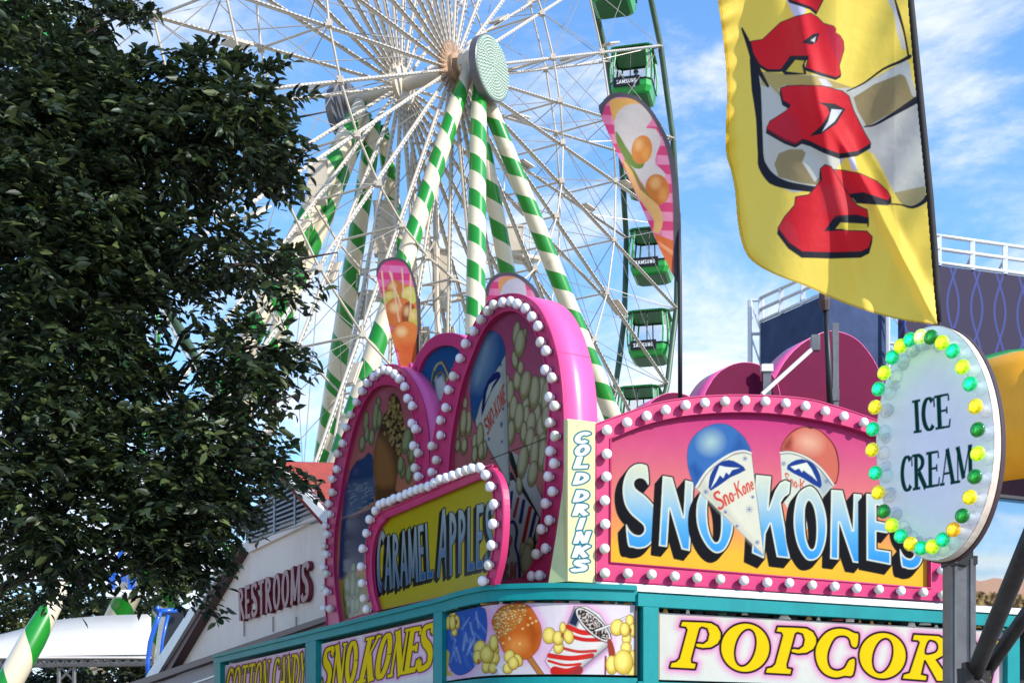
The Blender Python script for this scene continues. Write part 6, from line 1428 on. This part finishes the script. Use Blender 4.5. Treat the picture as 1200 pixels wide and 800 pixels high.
BLUE = mat('ride_blue', S(20, 90, 190), .35, coat=.4, noise=.08)
t = empty('blue_ride_car', P(190, 900, 30) + Vector((0, 0, -EYE)), 'blue curved ride frame with glass beside the restroom roof edge', 'ride car')
b = MB(); arc_ = [(174, 800), (173, 775), (176, 752), (182, 732), (188, 716)]; b.tube([P(u, v, 30) for u, v in arc_], .055, 8); b.tube([P(188, 716, 30), P(214, 714, 30.5)], .06, 8); b.tube([P(197, 720, 30.1), P(190, 750, 30.1), P(186, 800, 30.1)], .04, 8); b.box(P(184, 713, 30), .14, .14, .12); obj('ride_frame', b.mesh(), BLUE, t, smooth=True)
b = MB(); b.quad(P(178, 790, 30.02), P(187, 790, 30.1), P(196, 722, 30.1), P(187, 722, 30.02)); obj('glass', b.mesh(), GLASS, t)
b = MB(); b.box(P(202, 760, 30.8), .6, .3, 1.7); obj('seat_back', b.mesh(), mat('seat_dark', S(40, 46, 54), .6), t)
t = empty('blue_ride_platform', P(145, 900, 33) + Vector((0, 0, -EYE)), 'blue and white ride platform glimpsed under the big tree', 'ride')
b = MB(); b.box(P(148, 697, 33), .9, .3, .1); b.box(P(146, 693, 33), .7, .25, .07); obj('platform', b.mesh(), WHITE, t)
b = MB()
for u, v, s1, s2 in ((131, 683, .12, .4), (154, 684, .14, .45), (167, 615, .12, .6), (166, 640, .16, .35), (145, 675, .1, .3)): b.box(P(u, v, 33), s1, .2, s2)
b.tube([P(131, 690, 33), P(140, 650, 33), P(167, 605, 33)], .06, 6); b.tube([P(154, 690, 33), P(167, 640, 33), P(167, 600, 33)], .06, 6); obj('ride_frame', b.mesh(), BLUE, t)
t = empty('striped_pole', P(-20, 900, 22) + Vector((0, 0, -EYE)), 'leaning green and cream spiral striped pole at the lower left edge', 'pole')
tp_ = P(76, 682, 24); ft = Vector((P(-110, 900, 22).x, 22, 0)); d_ = ft - tp_
b = MB(); b.tube([(0, 0, 0), (0, 0, .35), (0, 0, 1.2), (0, 0, d_.length)], [.1, .16, .22, .24], 28); me = b.mesh(); me.polygons.foreach_set('use_smooth', [True] * len(me.polygons))
sp_m = STRIPE.copy(); sp_m.name = 'spiral_stripes_small'
for n_ in sp_m.node_tree.nodes:
    if n_.type == 'MATH' and n_.operation == 'DIVIDE' and abs(n_.inputs[1].default_value - 1.55) < .01: n_.inputs[1].default_value = 1.5
oriented('shaft', me, tp_, d_, sp_m, t)

# ------------------------------------------------------------------ trees
def leaf_mat(name, tr=.3):
    m = bpy.data.materials.new(name); m.use_nodes = True; t_ = m.node_tree; b = t_.nodes['Principled BSDF']; o = t_.nodes['Material Output']
    at = t_.nodes.new('ShaderNodeAttribute'); at.attribute_name = 'paint'; b.inputs['Roughness'].default_value = .42; b.inputs['Specular IOR Level'].default_value = .35; t_.links.new(at.outputs['Color'], b.inputs['Base Color'])
    tl = t_.nodes.new('ShaderNodeBsdfTranslucent'); t_.links.new(at.outputs['Color'], tl.inputs['Color']); ms = t_.nodes.new('ShaderNodeMixShader'); ms.inputs[0].default_value = tr
    t_.links.new(b.outputs[0], ms.inputs[1]); t_.links.new(tl.outputs[0], ms.inputs[2]); t_.links.new(ms.outputs[0], o.inputs[0]); return m
LEAF = leaf_mat('leaf', .22); BARK = mat('bark', S(70, 58, 48), .9, noise=.4, scale=8, bump=.8)
def leaves(name, sprays, per, size, cols, parent, droop=.35, seed=1, length=.34):
    """sprays: (n,6) position and outward direction; each grows a short twig of folded leaves"""
    r = np.random.default_rng(seed); n = len(sprays) * per
    pos = np.repeat(sprays[:, :3], per, 0); d = np.repeat(sprays[:, 3:], per, 0)
    k = np.tile(np.linspace(.05, 1, per), len(sprays))[:, None]
    base = pos + d * k * length + r.normal(0, .02, (n, 3)); base[:, 2] -= (k[:, 0] ** 2) * length * droop
    side = np.cross(d, np.array((0, 0, 1.))); side /= np.linalg.norm(side, axis=1, keepdims=True) + 1e-9
    sgn = np.where(np.arange(n) % 2 == 0, 1, -1)[:, None]
    ld = d * r.uniform(.2, .9, (n, 1)) + side * sgn * r.uniform(.5, 1.0, (n, 1)) + r.normal(0, .25, (n, 3)); ld[:, 2] -= droop * r.uniform(0, 1.2, n)
    ld /= np.linalg.norm(ld, axis=1, keepdims=True)
    up = np.array((0, 0, 1.)) + r.normal(0, .5, (n, 3)); sd = np.cross(ld, up); sd /= np.linalg.norm(sd, axis=1, keepdims=True) + 1e-9; nn = np.cross(sd, ld)
    s = (size * r.uniform(.5, 1.3, n))[:, None]
    cu = nn * s * .05
    v = np.stack([base, base + ld * s * .3 + sd * s * .2 + cu, base + ld * s * .64 + sd * s * .17 + cu, base + ld * s - cu * 1.5, base + ld * s * .64 - sd * s * .17 + cu, base + ld * s * .3 - sd * s * .2 + cu], 1).reshape(-1, 3)
    # two triangles folded on the midrib
    i0 = np.arange(n) * 6; f = np.stack([np.stack([i0, i0 + 1, i0 + 2], 1), np.stack([i0, i0 + 2, i0 + 3], 1), np.stack([i0, i0 + 3, i0 + 4], 1), np.stack([i0, i0 + 4, i0 + 5], 1)], 1).reshape(-1, 3)
    me = bpy.data.meshes.new(name); me.vertices.add(len(v)); me.vertices.foreach_set('co', v.astype(np.float32).ravel()); me.loops.add(f.size); me.loops.foreach_set('vertex_index', f.astype(np.int32).ravel())
    me.polygons.add(len(f)); me.polygons.foreach_set('loop_start', np.arange(0, f.size, 3, dtype=np.int32)); me.polygons.foreach_set('loop_total', np.full(len(f), 3, np.int32)); me.update(calc_edges=True)
    at = me.color_attributes.new('paint', 'FLOAT_COLOR', 'POINT'); cols = np.array([lin(c_) for c_ in cols]); ci = cols[r.integers(len(cols), size=n)] * r.uniform(.7, 1.25, (n, 1))
    # sprays vary as a whole
    ci = ci * np.repeat(r.uniform(.65, 1.4, (len(sprays), 1)), per, 0)
    at.data.foreach_set('color', np.concatenate([np.repeat(ci, 6, 0), np.ones((n * 6, 1))], 1).astype(np.float32).ravel())
    return obj(name, me, LEAF, parent)
def clump_sprays(clumps, dens, seed, shell=.55):
    """clumps: (u, v, ru, rv, Y, ry_m, weight)"""
    r = np.random.default_rng(seed); out_ = []
    for (u, v, ru, rv, Y, ry, wt) in clumps:
        c0 = np.array(P(u, v, Y)); ax = np.array((ru / F * Y, ry, rv / F * Y)); n = int(dens * wt * ru * rv / 100)
        d = r.normal(size=(n, 3)); d /= np.linalg.norm(d, axis=1, keepdims=True); rr_ = r.uniform(shell, 1, (n, 1)) ** .7
        p = c0 + d * rr_ * ax * (1 + .12 * np.sin(d[:, :1] * 9 + d[:, 2:] * 7)); dd = d * np.array((1, 1, .55)) + np.array((.1, 0, .1)) + r.normal(0, .35, (n, 3)); dd /= np.linalg.norm(dd, axis=1, keepdims=True)
        out_.append(np.concatenate([p, dd], 1))
    return np.concatenate(out_)
# the big tree at the left
trunk = Vector((P(-170, 700, 14.2).x, 14.2, 0))
t = empty('leafy_tree', trunk, 'large dark green broadleaf tree filling the left side of the view', 'tree')
CL = [(20, 40, 85, 60, 13.6, 1.0, 1), (-60, 80, 130, 150, 14.5, 1.6, .6), (60, 110, 80, 50, 13.2, .9, 1), (105, 150, 80, 55, 13.3, .9, 1), (30, 200, 120, 80, 13.0, 1.2, 1), (205, 125, 52, 42, 13.2, .6, 1.1), (245, 118, 45, 32, 13.3, .5, 1.1), (265, 165, 62, 38, 13.1, .6, 1.2), (308, 175, 26, 34, 13.1, .4, 1.3), (185, 190, 70, 40, 13.1, .8, 1), (285, 140, 35, 30, 13.2, .4, 1.1),
      (80, 260, 105, 60, 13.0, 1.1, 1), (-50, 300, 130, 160, 14.3, 1.8, .6), (60, 340, 110, 70, 13.1, 1.1, 1), (220, 292, 70, 24, 13.3, .6, 1), (285, 300, 48, 20, 13.1, .5, 1.2), (325, 325, 22, 9, 13.0, .25, 1.6), (150, 320, 70, 45, 13.3, .8, .8), (215, 345, 36, 20, 13.4, .5, .6),
      (80, 420, 90, 60, 13.2, 1.1, 1), (275, 415, 45, 22, 13.1, .5, 1.3), (310, 408, 24, 16, 13.1, .3, 1.4), (215, 460, 45, 20, 13.3, .5, .6), (292, 450, 24, 24, 13.1, .35, 1.2), (140, 470, 70, 36, 13.4, .7, .7), (30, 500, 95, 70, 13.0, 1.2, 1), (-60, 520, 120, 150, 14.2, 1.7, .6), (235, 508, 50, 30, 13.2, .6, 1.1), (290, 500, 22, 18, 13.1, .3, 1.2), (160, 540, 80, 45, 13.2, .8, 1),
      (270, 550, 40, 24, 13.0, .4, 1.2), (308, 553, 22, 11, 12.9, .2, 1.5), (80, 590, 90, 60, 13.1, 1, .95), (205, 592, 62, 34, 13.1, .7, 1.1), (250, 600, 28, 22, 13.0, .4, 1.1), (140, 635, 90, 38, 13.3, .8, .95), (215, 640, 36, 30, 13.1, .4, 1.1), (20, 635, 60, 40, 13.5, .9, .8), (190, 665, 30, 18, 13.1, .3, 1.1), (225, 672, 14, 14, 13.1, .2, 1.4), (60, 665, 36, 14, 13.4, .5, .7), (140, 30, 12, 10, 13.4, .2, 1.6), (122, 10, 20, 18, 13.4, .3, 1.2)]
sp_ = clump_sprays(CL, 4.4, 5)
tw = np.array([(160, 18), (140, 10), (215, 62), (235, 60), (262, 66), (290, 78), (316, 76), (345, 112), (150, 68), (148, 72), (268, 70), (300, 100), (355, 320), (338, 342), (338, 400), (342, 418), (318, 500), (350, 560), (345, 545), (238, 700), (60, 690)])
ex = []
for u, v in tw:
    for k in range(3): p = P(u - 6 * k - 4, v + 4 * k + 3, 13.1); ex.append(list(p) + [.8, .0, .55 if v < 200 else -.1])
ex = np.array(ex); ex[:, 3:] /= np.linalg.norm(ex[:, 3:], axis=1, keepdims=True)
GC = [(42, 57, 36), (52, 67, 40), (36, 49, 34), (70, 82, 46), (48, 61, 42), (62, 74, 56), (86, 98, 54)]
cr_ = leaves('crown', np.concatenate([sp_, ex]), 13, .125, GC, t, seed=3, length=.29)
b = MB(); b.tube([trunk, trunk + Vector((.05, 0, 2)), trunk + Vector((.1, -.1, 4)), trunk + Vector((.3, -.2, 7)), trunk + Vector((.5, -.3, 9.5))], [.34, .28, .24, .16, .07], 12); obj('trunk', b.mesh(), BARK, t, smooth=True)
r5 = random.Random(4)
for (u, v, ru, rv, Y, ry, wt) in CL[::2]:
    st_ = trunk + Vector((.2, -.1, max(2.6, min(8.5, P(u, v, Y).z * .72)))) if u < 170 else P(u - 75, v + 6, Y + .25); en = P(u, v, Y); md_ = st_.lerp(en, .5) + Vector((0, r5.uniform(-.3, .3), .25))
    b = MB(); b.tube([st_, st_.lerp(md_, .5) + Vector((0, 0, .08)), md_, md_.lerp(en, .5), en], [.09, .07, .05, .034, .014] if u < 170 else [.012, .022, .022, .018, .01], 7)
    for k in range(4):
        e2 = en + Vector((r5.uniform(-.6, .7), r5.uniform(-.4, .4), r5.uniform(-.4, .5))); s2_ = md_.lerp(en, r5.uniform(.3, .9)); b.tube([s2_, s2_.lerp(e2, .5) + Vector((0, 0, .05)), e2], [.02, .014, .006], 5)
    obj('limb', b.mesh(), BARK, t, smooth=True)
# trees far off at lower left
def far_tree(label, clumps, seed, cols=((70, 76, 40), (86, 92, 48), (52, 60, 34), (104, 106, 56))):
    u, v, ru, rv, Y, ry, wt = clumps[0]; base = Vector((P(u, v, Y).x, Y, 0)); t = empty('distant_tree', base, label, 'tree', None)
    leaves('crown', clump_sprays(clumps, 16, seed), 10, .3, cols, t, seed=seed, length=.7)
    z = P(u, v, Y).z; b = MB(); b.tube([base, base + Vector((0, 0, z * .5)), base + Vector((.1, 0, z))], [.22, .16, .06], 8); obj('trunk', b.mesh(), BARK, t, smooth=True)
far_tree('olive green tree at the left edge above the white tent', [(5, 740, 45, 50, 62, 3, 1), (-40, 730, 50, 60, 62, 3, 1), (15, 715, 26, 26, 61, 2, 1)], 21)
far_tree('bushy tree right behind the white tent roof', [(110, 735, 50, 38, 60, 3, 1), (70, 725, 36, 34, 60, 3, 1), (88, 708, 24, 22, 60, 2, 1)], 22)
far_tree('dark tree behind the ride frame by the restroom roof', [(170, 725, 42, 34, 64, 3, 1), (205, 745, 40, 40, 64, 3, 1), (150, 740, 40, 40, 63, 3, 1)], 23)
far_tree('low dark tree under the white tent truss', [(130, 800, 60, 22, 46, 3, 1), (70, 808, 60, 20, 47, 3, 1), (190, 806, 40, 24, 46, 2, 1), (0, 810, 60, 22, 47, 2, 1)], 24, ((40, 48, 26), (54, 62, 32), (30, 38, 22)))
